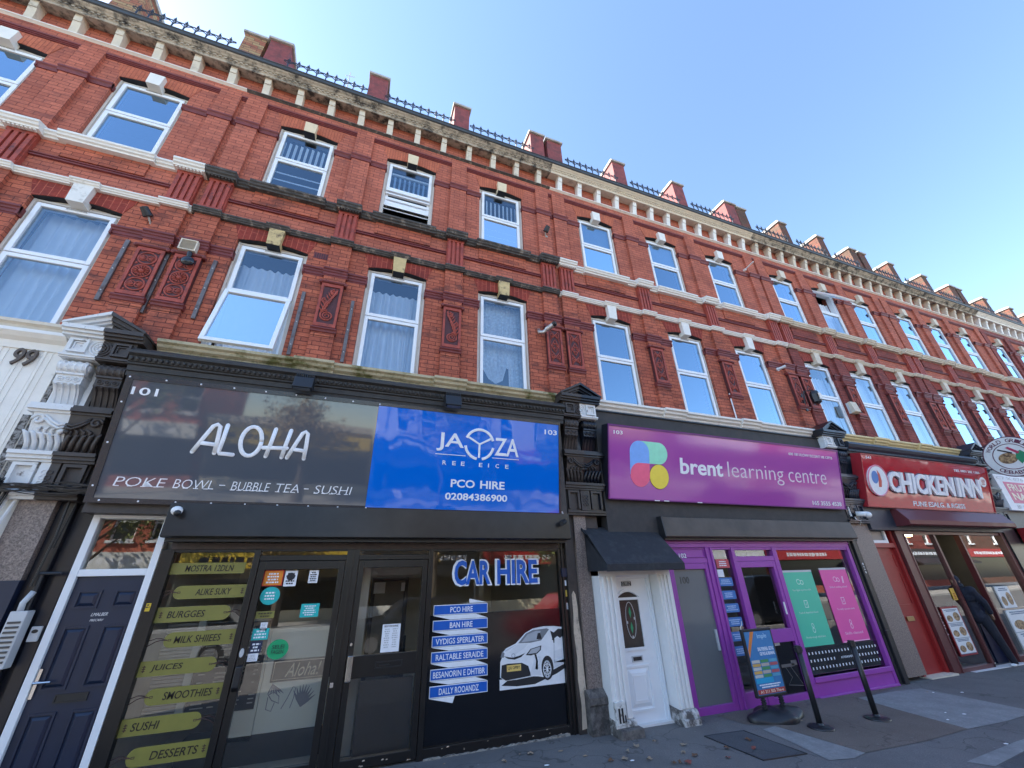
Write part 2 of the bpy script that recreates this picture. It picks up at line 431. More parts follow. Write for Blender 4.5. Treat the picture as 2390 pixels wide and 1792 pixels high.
def window(h, cx, z0, zs, rise, zm, look, seed, label=None, frame=None, gl=None, opened=None, twin=False):
    """house > window > sash, glass, curtain"""
    fr = MB(); x0, x1 = cx-HW, cx+HW
    fr.box(x0, x0+.058, .075, .19, z0, zs+.01); fr.box(x1-.058, x1, .075, .19, z0, zs+.01)
    fr.box(x0+.058, x1-.058, .075, .19, z0, z0+.045)
    fill_above(fr, [(min(max(x, x0+.004), x1-.004), z-.004) for x, z in arch(cx, HW, zs, rise, 8)][0:], zs-.052, .085, .19)
    fr.box(x0+.02, x1-.02, .062, .088, zs-.02, zs+.004)
    fr.box(x0+.004, x0+.03, .05, .075, z0, zs)
    fr.box(x1-.03, x1-.004, .05, .075, z0, zs)
    w = O("window", fr, frame or TIM, h, label)
    sx0, sx1 = x0+.060, x1-.060; top = zs-.054
    s = MB()
    s.frame(sx0, sx1, .040, .085, zm+.002, top, .05)
    s.box(cx-.11, cx+.11, .030, .040, top-.028, top-.012)
    if opened is None: s.frame(sx0, sx1, .046, .09, z0+.047, zm-.006, .05)
    vent = MB().box(cx-.1, cx+.1, .0285, .0315, top-.0235, top-.0165)
    if opened == 'awn':          # lower light hinged at the meeting rail, pushed out
        q = MB().frame(sx0, sx1, .0, .05, -(zm-z0-.06), 0, .05); q.rotx(R(-13.5)).shift(0, .0, zm-.006)
        s.v += q.v and []; n = len(s.v); s.v += q.v; s.f += [tuple(i+n for i in f) for f in q.f]; s.mi += q.mi
        s.frame(sx0, sx1, .095, .13, z0+.047, zm-.006, .02)
    if opened == 'slide':        # lower sash pushed up behind the upper one
        s.frame(sx0, sx1, .092, .13, z0+.50, z0+.50+(zm-z0), .045); s.box(sx0, sx1, .088, .13, z0+.50, z0+.61); s.box(sx0, sx1, .08, .12, z0+.64, z0+.70)
        s.box(sx0, sx1, .03, .10, zm-.045, zm+.002); s.box(sx0, sx1, .05, .10, zm-.10, zm-.07)
    if opened == 'top':          # upper light hinged at its head, pushed far out
        s = MB(); q = MB().frame(sx0, sx1, .0, .045, -(top-zm-.01), 0, .045); q.rotx(R(-42)).shift(0, .02, top)
        s = q; s.frame(sx0, sx1, .046, .09, z0+.047, zm-.006, .05); s.box(sx0, sx1, .046, .09, zm-.006, zm+.04)
    O("sash", s, UPV, w, bev=.004)
    O("trickle_vent", vent, SOF, w)
    g = MB()
    def pane(mb, a0, a1, zz0, zz1, y): mb.add([(a0,y,zz0),(a1,y,zz0),(a1,y,zz1),(a0,y,zz1)], [(0,1,2,3)])
    if opened == 'top':
        q = MB(); pane(q, sx0+.04, sx1-.04, -(top-zm-.05), -.04, .02); q.rotx(R(-42)).shift(0, .02, top); g.add(q.v, q.f)
    else: pane(g, sx0+.045, sx1-.045, zm+.045, top-.045, .066)
    if opened == 'awn':
        q = MB(); pane(q, sx0+.045, sx1-.045, -(zm-z0-.105), -.045, .025); q.rotx(R(-13.5)).shift(0, 0, zm-.006); g.add(q.v, q.f)
    elif opened == 'slide': pane(g, sx0+.04, sx1-.04, z0+.71, z0+.46+(zm-z0), .11)
    else: pane(g, sx0+.045, sx1-.045, z0+.09, zm-.05, .070)
    O("glass", g, gl or GLU, w)
    a, b = x0+.03, x1-.03
    if look == 'full': O("curtain", curtain(a, b, z0, zs-.02, .27, 7, .045, seed, 1), CUR, w, smooth=True)
    elif look == 'rod':
        O("curtain", curtain(a, b, z0, zs-.24, .25, 8, .042, seed, 1.2), CUR, w, smooth=True)
    elif look == 'lace':
        c = curtain(a, b, z0+.58, zs-.02, .26, 12, .012, seed)
        q = curtain(cx+.16, b, z0+.05, z0+.58, .25, 4, .02, seed+1); c.add(q.v, q.f)
        for k in range(9):
            t = -.95+1.9*k/8
            c.add([(cx-.1+.2*t-.04, .255+.015*(k%2), z0+.6),(cx-.1+.2*t+.04, .255+.015*((k+1)%2), z0+.6),(cx-.06+.10*t+.02, .26, z0+.28+.06*abs(t)),(cx-.06+.10*t-.02, .26, z0+.28+.06*abs(t))], [(0,1,2,3)])
        O("curtain", c, LACE, w, smooth=True)
    elif look == 'slats':
        c = MB()
        for k in range(9):
            q = a+.05+k*(b-a-.1)/8.5; c.add([(q,.115,zm),(q+.036,.13,zm),(q+.036,.13,zs-.2),(q,.115,zs-.2)], [(0,1,2,3)])
        for k in range(4):
            zz = z0+.12+k*.16; c.add([(a,.12,zz),(b,.12,zz),(b,.17,zz+.085),(a,.17,zz+.085)], [(0,1,2,3)])
        O("blind", c, CUR, w)
    elif look == 'blind':
        c = MB()
        c.add([(a,.13,zm+.05),(b,.13,zm+.05),(b,.13,zs),(a,.13,zs)], [(0,1,2,3)]); c.box(a,b,.12,.14,zm+.03,zm+.05)
        O("blind", c, BLIND, w)
    return w

SEG = 0
def run(mb, prof, segs):
    """a moulding that steps forward: prof(offset) gives the outline"""
    for i, (a, b, off) in enumerate(segs): mb.prism(prof(off), a + (.0008 if i % 2 else 0), b - (.0008 if i % 2 else 0))
def segs(x0, x1, marks, base):
    """cut x0..x1 into runs: base offset, or a mark's own offset"""
    out = []; x = x0
    for a, b, off in sorted(marks):
        if a > x: out.append((x, a, base))
        out.append((max(a, x), b, off)); x = b
    if x < x1: out.append((x, x1, base))
    return out

def sill2(o): return [(.02,7.0),(-o,6.935),(-o,6.905),(-o+.018,6.892),(-o+.026,6.868),(-o+.05,6.856),(-o+.056,6.832),(.02,6.832)]
def head1(o): return [(.02,6.235),(-o,6.215),(-o,6.196),(-o+.016,6.185),(-o+.022,6.168),(-o+.036,6.160),(-o+.04,6.145),(.02,6.145)]
def sill1(o): return [(.05,4.13),(-o,4.085),(-o,4.05),(-o+.03,4.03),(-o+.04,4.0),(-o+.075,3.975),(-o+.085,3.95),(-o+.105,3.93),(-o+.11,3.905),(.0,3.905)]
def imp1(o): return [(.0,5.665),(-o,5.66),(-o,5.635),(-o+.018,5.622),(-o+.022,5.60),(-o+.034,5.592),(-o+.036,5.555),(-o+.046,5.548),(-o+.046,5.53),(.0,5.53)]
def str2(o): return [(.0,8.25),(-o,8.238),(-o,8.215),(-o+.016,8.198),(-o+.026,8.17),(-o+.03,8.145),(.0,8.145)]

def relief(mb, kind, x0, x1, z0, z1, y):
    """carved face of a terracotta panel"""
    cx = (x0+x1)/2; w = (x1-x0); hgt = z1-z0; rnd = random.Random(int(cx*100))
    if kind == 'rosette':
        for k in range(3):
            cz = z0+hgt*(.17+.33*k); rr = w*.43
            mb.ring((cx, y, cz), rr, .010, 22, 6)
            if k == 1:
                mb.ball((cx, y, cz), .03, 8)
                for j in range(14):
                    a = 2*pi*j/14; mb.tube([(cx+.03*cos(a), y, cz+.03*sin(a)), (cx+rr*.82*cos(a), y-.006, cz+rr*.82*sin(a))], [.005,.012], 5)
            else:
                for sgn in (-1, 1):
                    mb.ring((cx+sgn*rr*.42, y, cz), rr*.46, .007, 14, 5)
                    for j in range(5):
                        a = pi/2+sgn*(-pi/2+pi*(j-2)/5.5)
                        mb.tube([(cx+sgn*.012, y, cz-.0), (cx+sgn*rr*.42+rr*.36*cos(a), y-.004, cz+rr*.36*sin(a))], [.004,.009], 5)
        for k in range(4):
            for sgn in (-1, 1):
                zz = z0+hgt*(.003+.33*k); mb.ball((cx+sgn*w*.4, y, zz+.012), .016, 6, (1,.5,1))
    elif kind == 'scroll':
        sgn = 1 if rnd.random() < .5 else -1
        for rr, zc, xo, tn in ((.088, .20, -.0, 2.4), (.05, .86, .04, 1.8), (.04, .60, -.06, 1.5)):
            P = []
            for i in range(34):
                t = i/33; a = sgn*(t*tn*2*pi)+pi*.5; q = rr*(1-.86*t)
                P.append((cx+sgn*xo+q*cos(a), y, z0+hgt*zc+q*sin(a)))
            mb.tube(P, [.0135-.005*i/33 for i in range(34)], 6)
        for k in range(7):
            t = k/6; zz = z0+hgt*(.30+.5*t); xx = cx-sgn*w*.34+sgn*w*.5*t
            mb.tube([(xx, y, zz), (xx+sgn*.04, y-.008, zz+.05), (xx+sgn*.03, y, zz+.12)], [.016,.013,.003], 6)
            mb.tube([(xx, y, zz), (xx-sgn*.035, y-.006, zz+.045), (xx-sgn*.05, y, zz+.09)], [.012,.010,.003], 6)
        mb.tube([(cx-sgn*w*.36, y, z0+hgt*.25), (cx-sgn*w*.2, y-.01, z0+hgt*.5), (cx+sgn*w*.25, y-.01, z0+hgt*.78), (cx+sgn*w*.36, y, z0+hgt*.95)], .014, 6)
    else:
        for k, zc in enumerate((.84, .5, .16)):
            cz = z0+hgt*zc
            if k == 1:
                P = [(cx, y, cz+hgt*.2), (cx+w*.32, y, cz), (cx, y, cz-hgt*.2), (cx-w*.32, y, cz)]
                mb.tube(P, .011, 6, 1, True)
                for j in range(6):
                    a = 2*pi*j/6; mb.ball((cx+.032*cos(a), y, cz+.05*sin(a)), .018, 6, (1,.7,1))
            else:
                for sgn in (-1, 1):
                    mb.ring((cx+sgn*w*.2, y, cz), w*.17, .010, 12, 5)
                    mb.ball((cx+sgn*w*.2, y, cz), .016, 6)
                    mb.tube([(cx+sgn*w*.36, y, cz+.09), (cx+sgn*w*.08, y-.006, cz+.02), (cx+sgn*w*.34, y, cz-.09)], .008, 5)
        for sgn in (-1, 1):
            mb.tube([(cx+sgn*w*.38, y, z0+.01), (cx+sgn*w*.38, y, z1-.01)], .006, 5)

def panel(h, x, kind, mats):
    """carved terracotta pilaster panel with base and cap mouldings"""
    p = MB(); y = -.052
    p.box(x-.14, x+.14, y-.006, 0, 4.66, 5.39)
    f = MB(); f.frame(x-.14, x+.14, y-.02, y-.006, 4.665, 5.385, .034, .05, .05)
    q = O("terracotta_panel", f, mats[0], h)
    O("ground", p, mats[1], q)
    r = MB(); relief(r, kind, x-.104, x+.104, 4.725, 5.33, y-.010)
    O("carving", r, mats[0], q, smooth=True)
    c = MB().prism([(0,5.44),(-.075,5.435),(-.095,5.42),(-.098,5.405),(-.085,5.39),(0,5.385)], x-.17, x+.17)
    c.ball((x-.165, -.075, 5.40), .028, 8); c.ball((x+.165, -.075, 5.40), .028, 8)
    O("panel_moulding", c, mats[2], h, bev=.003); c = MB()
    c.prism([(0,4.66),(-.075,4.655),(-.09,4.64),(-.09,4.625),(-.07,4.61),(-.066,4.585),(-.05,4.575),(0,4.575)], x-.16, x+.16)
    c.prism([(0,4.53),(-.05,4.53),(-.05,4.515),(0,4.515)], x-.147, x+.147)
    O("panel_moulding", c, mats[2], h, bev=.003)
def house(label, xl, xr, cs, looks2, looks1, st, far=False):
    h = T("terraced_house", label, "house", (xl+xr)/2, .3, 0, "red brick houses of the terrace")
    g = st.get
    mids = [(cs[0]+cs[1])/2, (cs[1]+cs[2])/2]
    px = [xl+.19] + mids + [xr-.19]; pw = .145
    z1a, z1s, z2a, z2s = 4.06, 5.885, 6.90, 8.47
    # walls, one mesh per storey so that each has its own weathering
    for zb, zt, za, zs, rise, m in ((3.9, 6.25, z1a, z1s, .06, g('b1')), (6.25, 9.43, z2a, z2s, .065, g('b2'))):
        w = MB(); ed = [xl] + [v for c in cs for v in (c-HW, c+HW)] + [xr]
        for i in range(0, 8, 2): w.box(ed[i]+(.0004 if i else 0), ed[i+1], 0, .32, zb, zt)
        for c in cs:
            w.box(c-HW, c+HW, .002, .32, zb, za)
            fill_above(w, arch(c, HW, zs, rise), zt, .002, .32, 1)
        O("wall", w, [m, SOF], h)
    for x in px:
        for za, zb, m in ((4.08, 4.60, 'b1'), (5.40, 6.2, 'b1'), (6.9, 8.852, 'b2')): O("pilaster", MB().box(x-pw, x+pw, -.05, 0, za, zb), g(m), h)
    O("spandrel_wall", MB().box(xl, xr, -.05, -.0005, 8.853, 9.0), g('b2'), h)
    # gauged brick arches
    for c in cs:
        a2, a1 = MB(), MB()
        fill_above(a2, arch(c, HW-.002, z2s+.002, .065), 8.76, -.006, 0, None, .09)
        fill_above(a1, arch(c, HW-.002, z1s+.002, .06), 6.15, -.006, 0, None, .09)
        O("window_arch", a2, g('a2', BRA), h); O("window_arch", a1, g('a1', BRA1), h)
    # terracotta corbel strips over the recessed bays
    ends = [(px[i]+pw, px[i+1]-pw) for i in range(3)]
    for a, c in ends + [(xl, px[0]-pw), (px[3]+pw, xr)]:
        if c-a > .02: O("corbel_strip", MB().prism([(0,8.79),(-.014,8.79),(-.016,8.806),(-.03,8.809),(-.032,8.826),(-.046,8.829),(-.05,8.852),(0,8.852)], a, c), TER, h)
    # string course at the second floor window heads, impost course at the first
    pm = [(x-pw-.02, x+pw+.02) for x in px]
    for prof, zc, base, po, m in ((str2, 8.2, .045, .095, g('s2', TER)), (imp1, 5.6, .05, .10, g('s1', TER))):
        edges = [xl] + [v for c in cs for v in (c-HW+.02, c+HW-.02)] + [xr]
        for i in range(0, 8, 2):
            b = MB()
            run(b, prof, segs(edges[i], edges[i+1], [(l, r_, po) for l, r_ in pm if l > edges[i]-.3 and r_ < edges[i+1]+.3], base))
            zt, zb = (8.245, 8.15) if zc > 7 else (5.66, 5.535)
            if i > 0: b.box(edges[i], edges[i]+.021, -.03, .10, zb, zt)
            if i < 6: b.box(edges[i+1]-.021, edges[i+1], -.03, .10, zb, zt)
            O("string_course", b, m, h)
    # second floor sill band with dentils, aprons, fluted blocks, first floor head band
    b = MB()
    run(b, sill2, segs(xl, xr, [(c-.51, c+.51, .15) for c in cs] + [(x-.185, x+.185, .2) for x in px], .10))
    for x in px:
        for k in range(8): b.box(x-.155+k*.041, x-.133+k*.041, -.135, -.1, 6.815, 6.842)
    O("sill_band", b, g('t_sill2'), h)
    for c in cs: O("apron", MB().box(c-.445, c+.445, -.022, 0, 6.60, 6.84), g('b1'), h)
    for a, c in ends + [(xl, px[0]-pw), (px[3]+pw, xr)]:
        if c-a > .1: O("spandrel_moulding", MB().prism([(0,6.57),(-.03,6.565),(-.036,6.553),(-.036,6.545),(-.02,6.54),(-.02,6.53),(-.032,6.525),(-.03,6.51),(0,6.505)], a, c), TER, h)
    for x in px:
        b = MB()
        b.box(x-pw, x+pw, -.05, 0, 6.2, 6.85)
        for k in range(4): b.box(x-.128+k*.071, x-.085+k*.071, -.075, -.05, 6.29, 6.78)
        b.box(x-pw, x+pw, -.0755, -.05, 6.235, 6.29); b.box(x-pw, x+pw, -.0755, -.05, 6.78, 6.83)
        O("fluted_block", b, g('ter', TERR), h)
    b = MB()
    run(b, head1, segs(xl, xr, [(c-.15, c+.15, .12) for c in cs] + [(x-.165, x+.165, .13) for x in px], .085))
    O("head_band", b, g('t_head1'), h)
    # keystones
    for c in cs:
        for zb, zt, a, bb, m in ((8.43, 8.67, .0945, .0845, g('k2')), (5.86, 6.145, .0975, .084, g('k1'))):
            k = MB().poly([(c-bb, zb), (c+bb, zb), (c+a, zt), (c-a, zt)], -.08, .06)
            u = g('ku')
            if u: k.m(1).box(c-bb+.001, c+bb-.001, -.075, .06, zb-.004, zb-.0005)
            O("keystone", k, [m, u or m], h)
    # first floor sill
    b = MB()
    run(b, sill1, segs(xl+.3, xr-.3, [(x-.23, x+.23, .235) for x in mids], .19))
    O("shop_cornice", b, g('t_sill1'), h)
    # crown: band, frieze brackets, soffit, enriched moulding, gutter
    b = MB().prism([(0,9.035),(-.095,9.012),(-.095,8.995),(-.07,8.985),(-.055,8.975),(-.02,8.972),(0,8.972)], xl, xr)
    O("frieze_band", b, g('t_band'), h)
    n = max(2, round((xr-xl)/.487)); sp = (xr-xl)/n
    for k in range(n):
        x = xl+sp*(k+.5); b = MB()
        for z0, z1, ya, yb in ((9.02, 9.13, -.085, -.10), (9.13, 9.235, -.10, -.125), (9.24, 9.33, -.135, -.150), (9.335, 9.385, -.15, -.165)):
            b.prism([(0,z0),(ya,z0),(yb,z1),(0,z1)], x-.051+(.004 if z0 > 9.2 else 0), x+.051-(.004 if z0 > 9.2 else 0))
        O("frieze_bracket", b, g('t_brk'), h)
    b = MB().prism([(.02,9.40),(-.165,9.36),(-.185,9.345),(-.195,9.352),(-.195,9.385),(-.21,9.40),(-.215,9.43),(-.24,9.435),(-.26,9.455),(-.285,9.468),(-.30,9.485),(-.30,9.51),(.02,9.51)], xl, xr)
    for k in range(int((xr-xl)/.075)):
        x = xl+.03+k*.075; b.box(x, x+.04, -.228, -.2, 9.402, 9.432)
    O("cornice", b, g('t_corn'), h)
    O("gutter", MB().prism([(0,9.56),(-.345,9.56),(-.35,9.545),(-.335,9.535),(-.325,9.495),(-.31,9.487),(0,9.511)], xl, xr), GUT, h)
    # terracotta panels
    if not far or True:
        kinds = g('panels')
        for x, kd in zip(px, kinds):
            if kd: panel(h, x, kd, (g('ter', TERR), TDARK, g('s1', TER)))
    # windows
    for i, c in enumerate(cs):
        for (za, zs, rise, zm), lk in (((z1a, z1s, .06, 5.045), looks1[i]), ((z2a, z2s, .065, 7.75), looks2[i])):
            op = None
            if isinstance(lk, tuple): lk, op = lk
            window(h, c, za, zs, rise, zm, lk, int(c*37+za*11), None, g('wf'), GLU2 if lk in (None, 'blind') else GLU, op)
    # rooms behind the glass, roof, back
    b = MB()
    for z in (3.92, 6.30, 9.44): b.box(xl, xr, .33, 8, z, z+.06)
    b.box(xl, xr, 1.9, 2.0, 3.98, 9.44)
    for x in (xl+.01, (cs[0]+cs[1])/2, xr-.06): b.box(x, x+.05, .33, 1.9, 3.98, 9.44)
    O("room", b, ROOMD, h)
    b = MB().box(xl, xr, 8, 8.3, 0, 9.5); b.box(xl, xr, .05, 8, 9.515, 9.56)  # back wall and top slab out of view, added to block light
    O("unseen_roof", b, LEAD, h)
    return h

def piers(h, lst):
    for x0, x1, m, dy, top in lst:
        b = MB().box(x0, x1, -.12+dy, .32, 9.52, top)
        q = O("parapet_pier", b, m, h)
        c = MB().prism([(.36,top),(-.16+dy,top),(-.165+dy,top+.05),(-.10+dy,top+.085),(.36,top+.085)], x0-.035, x1+.035)
        O("coping", c, CONC, q, bev=.006)
def railing(h, x0, x1):
    b = MB(); n = max(3, round((x1-x0)/.15)); y = -.20; s = (x1-x0)/n
    for k in range(n):
        x = x0+s*(k+.5)
        b.cyl((x,y,9.53),(x,y,9.90),.011,6); b.ball((x,y,9.70),.015,6); b.ball((x,y,9.885),.015,6)
        for q in (-1, 1): b.tube([(x,y,9.875),(x+q*s*.2,y,9.915),(x+q*s*.5,y,9.945)],.008,5); b.ball((x+q*.017,y,10.005),.010,6)
        b.ring((x,y,9.95),.022,.0075,10,5); b.ring((x+s*.5,y,9.955),.018,.007,8,5)
        b.tube([(x,y,9.97),(x,y,10.015),(x,y,10.075)],[.010,.014,.002],6)
    b.tube([(x0,y,9.968),(x1,y,9.968)],.0085,5); b.tube([(x0,y,9.60),(x1,y,9.60)],.008,5)
    O("roof_railing", b, IRON, h)

WEA = dict(b1=BR1, b2=BR, k2=SW, k1=SW, t_band=SW, t_brk=SC, t_corn=SWEA, wf=TIM)
s99 = dict(WEA, t_sill2=SW, t_head1=SW, t_sill1=SC, panels=['scroll','scroll','scroll','rosette'])
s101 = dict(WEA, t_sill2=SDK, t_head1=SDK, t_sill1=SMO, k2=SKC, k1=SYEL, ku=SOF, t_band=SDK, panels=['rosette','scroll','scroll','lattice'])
s103 = dict(WEA, t_sill2=SW, t_head1=SW, t_sill1=SW, t_corn=SC, t_brk=SW, panels=['lattice']*4)
s105 = dict(WEA, b1=BRD, t_sill2=SC, t_head1=SC, t_sill1=mat("stone_yellow_paint", (.72,.58,.30), .7, 0, .08, 8, .1), t_corn=SWEA, k2=SC, k1=SC, panels=['lattice']*4, wf=UPV)
s107 = dict(s105, t_corn=SWEA, t_sill1=SC)
h99 = house("brick house numbered 99 with white painted stone bands, left end of the terrace", -6.70, -1.17, (-5.68,-3.98,-2.285), (None,None,None), ('full','full','full'), s99)
h101 = house("brick house over the black poke bowl shop, with blackened stone bands and cream keystones", -1.17, 4.41, (-.125,1.595,3.335), ('slats',('slats','slide'),'slats'), (('rod','awn'),'rod','lace'), s101)
h103 = house("brick house over the purple learning centre, with clean cream stone bands", 4.41, 10.20, (5.49,7.24,8.99), ('blind','blind',None), (None,None,None), s103)
h105 = house("darker brick house over the red chicken shop, one top window propped open", 10.20, 15.33, (11.125,12.71,14.29), (None,('rod','top'),None), ('rod','full','full'), s105)
h107 = house("dark brick house beyond the chicken shop, behind the round hanging sign", 15.33, 20.80, (16.34,17.955,19.56), (None,None,None), (None,None,None), s107)
h109 = house("plum brick house second beyond the chicken shop, with fresh cream cornice", 20.80, 26.10, (21.74,23.36,24.98), (None,None,None), (None,None,None), dict(s107, t_corn=SW, t_brk=SW, b2=BRD))
h111 = house("last brick house at the far right end of the terrace", 26.10, 31.40, (27.1,28.7,30.3), (None,None,None), (None,None,None), dict(s107, b2=BRD))
piers(h99, [(-3.30,-2.96,BRY,0,10.62), (-5.0,-4.66,BRY,0,10.62)])
piers(h101, [(-1.55,-1.22,BRY,.05,10.56), (-1.14,-.80,REDP,0,10.56), (.60,.93,REDP,0,10.61), (2.29,2.61,REDP,0,10.61), (4.02,4.34,REDP,0,10.61)])
piers(h103, [(4.44,4.80,REDP,.02,10.61), (6.19,6.53,REDP,0,10.66), (8.02,8.36,REDP,0,10.68), (9.80,10.17,REDP,0,10.68)])
piers(h105, [(10.24,10.60,BRB,.03,10.68), (11.84,12.15,BRB,0,10.66), (13.47,13.77,BRB,0,10.66), (14.93,15.27,BRB,0,10.64)])
piers(h107, [(15.40,15.72,BRB,0,10.62), (16.87,17.18,BRB,0,10.62), (18.72,19.03,BRB,0,10.62), (20.37,20.75,BRB,0,10.62)])
piers(h109, [(20.85,21.15,BRB,0,10.6), (22.55,22.86,BRB,0,10.6), (24.44,24.74,BRB,0,10.6), (25.8,26.1,BRB,0,10.6)])
O("aerial", MB().cyl((.18,.2,9.5),(.16,.2,11.0),.012,6).cyl((.08,.2,10.86),(.26,.2,10.90),.006,5), GREYP, h101)
O("chimney_pot", MB().lathe((19.1,.8,9.56),[(.12,0),(.10,1.1),(.13,1.15),(.13,1.25),(.1,1.28)],12), BRB, h107)
for h, lst in ((h99, [(-6.6,-5.0),(-4.66,-3.30),(-2.96,-1.55)]), (h101, [(-.80,.60),(.93,2.29),(2.61,4.02)]), (h103, [(4.80,6.19),(6.53,8.02),(8.36,9.80)]),
               (h105, [(10.60,11.84),(12.15,13.47),(13.77,14.93)]), (h107, [(15.72,16.87),(17.18,18.72),(19.03,20.37)]), (h109, [(21.15,22.55),(22.86,24.44),(24.74,25.8)])):
    for a, b in lst: railing(h, a, b)
O("unseen_end_wall", MB().box(-6.9,-6.7,.0,8,0,9.5), BR, h99); O("unseen_end_wall", MB().box(31.4,31.6,.0,8,0,9.5), BRD, h111)  # both terrace ends lie out of view, added to stop light leaking in
# ------------------------------------------------------------ shop pilaster consoles
GRAN = mat("granite_speckled", (.235, .185, .16), .45, 0, .55, 55, .05, col2=(.10, .075, .07), thr=(.5, .62), scale2=70)
BRN = mat("brown_black_paint", (.050, .040, .036), .55, 0, .25, 9, .12, col2=(.35, .32, .28), thr=(.74, .80), scale2=11)
WPT = mat("white_flaking_paint", (.70, .71, .71), .6, 0, .07, 9, .15, col2=(.16, .14, .13), thr=(.58, .68), scale2=9)
NVP = mat("navy_weathered_paint", (.022, .030, .048), .45, 0, .2, 8, .1, col2=(.28, .28, .27), thr=(.72, .8), scale2=8)
BARE = mat("bare_plaster", (.58, .47, .36), .9, 0, .12, 12, .2, col2=(.28, .22, .18), thr=(.52, .68))
DIRT = mat("dirty_stone_base", (.14, .125, .115), .85, 0, .3, 10, .25, col2=(.05, .045, .042), thr=(.45, .6))
PEEL = mat("peeling_black_paint", (.035, .032, .030), .6, 0, .3, 9, .15, col2=(.55, .50, .44), thr=(.70, .74), scale2=13)

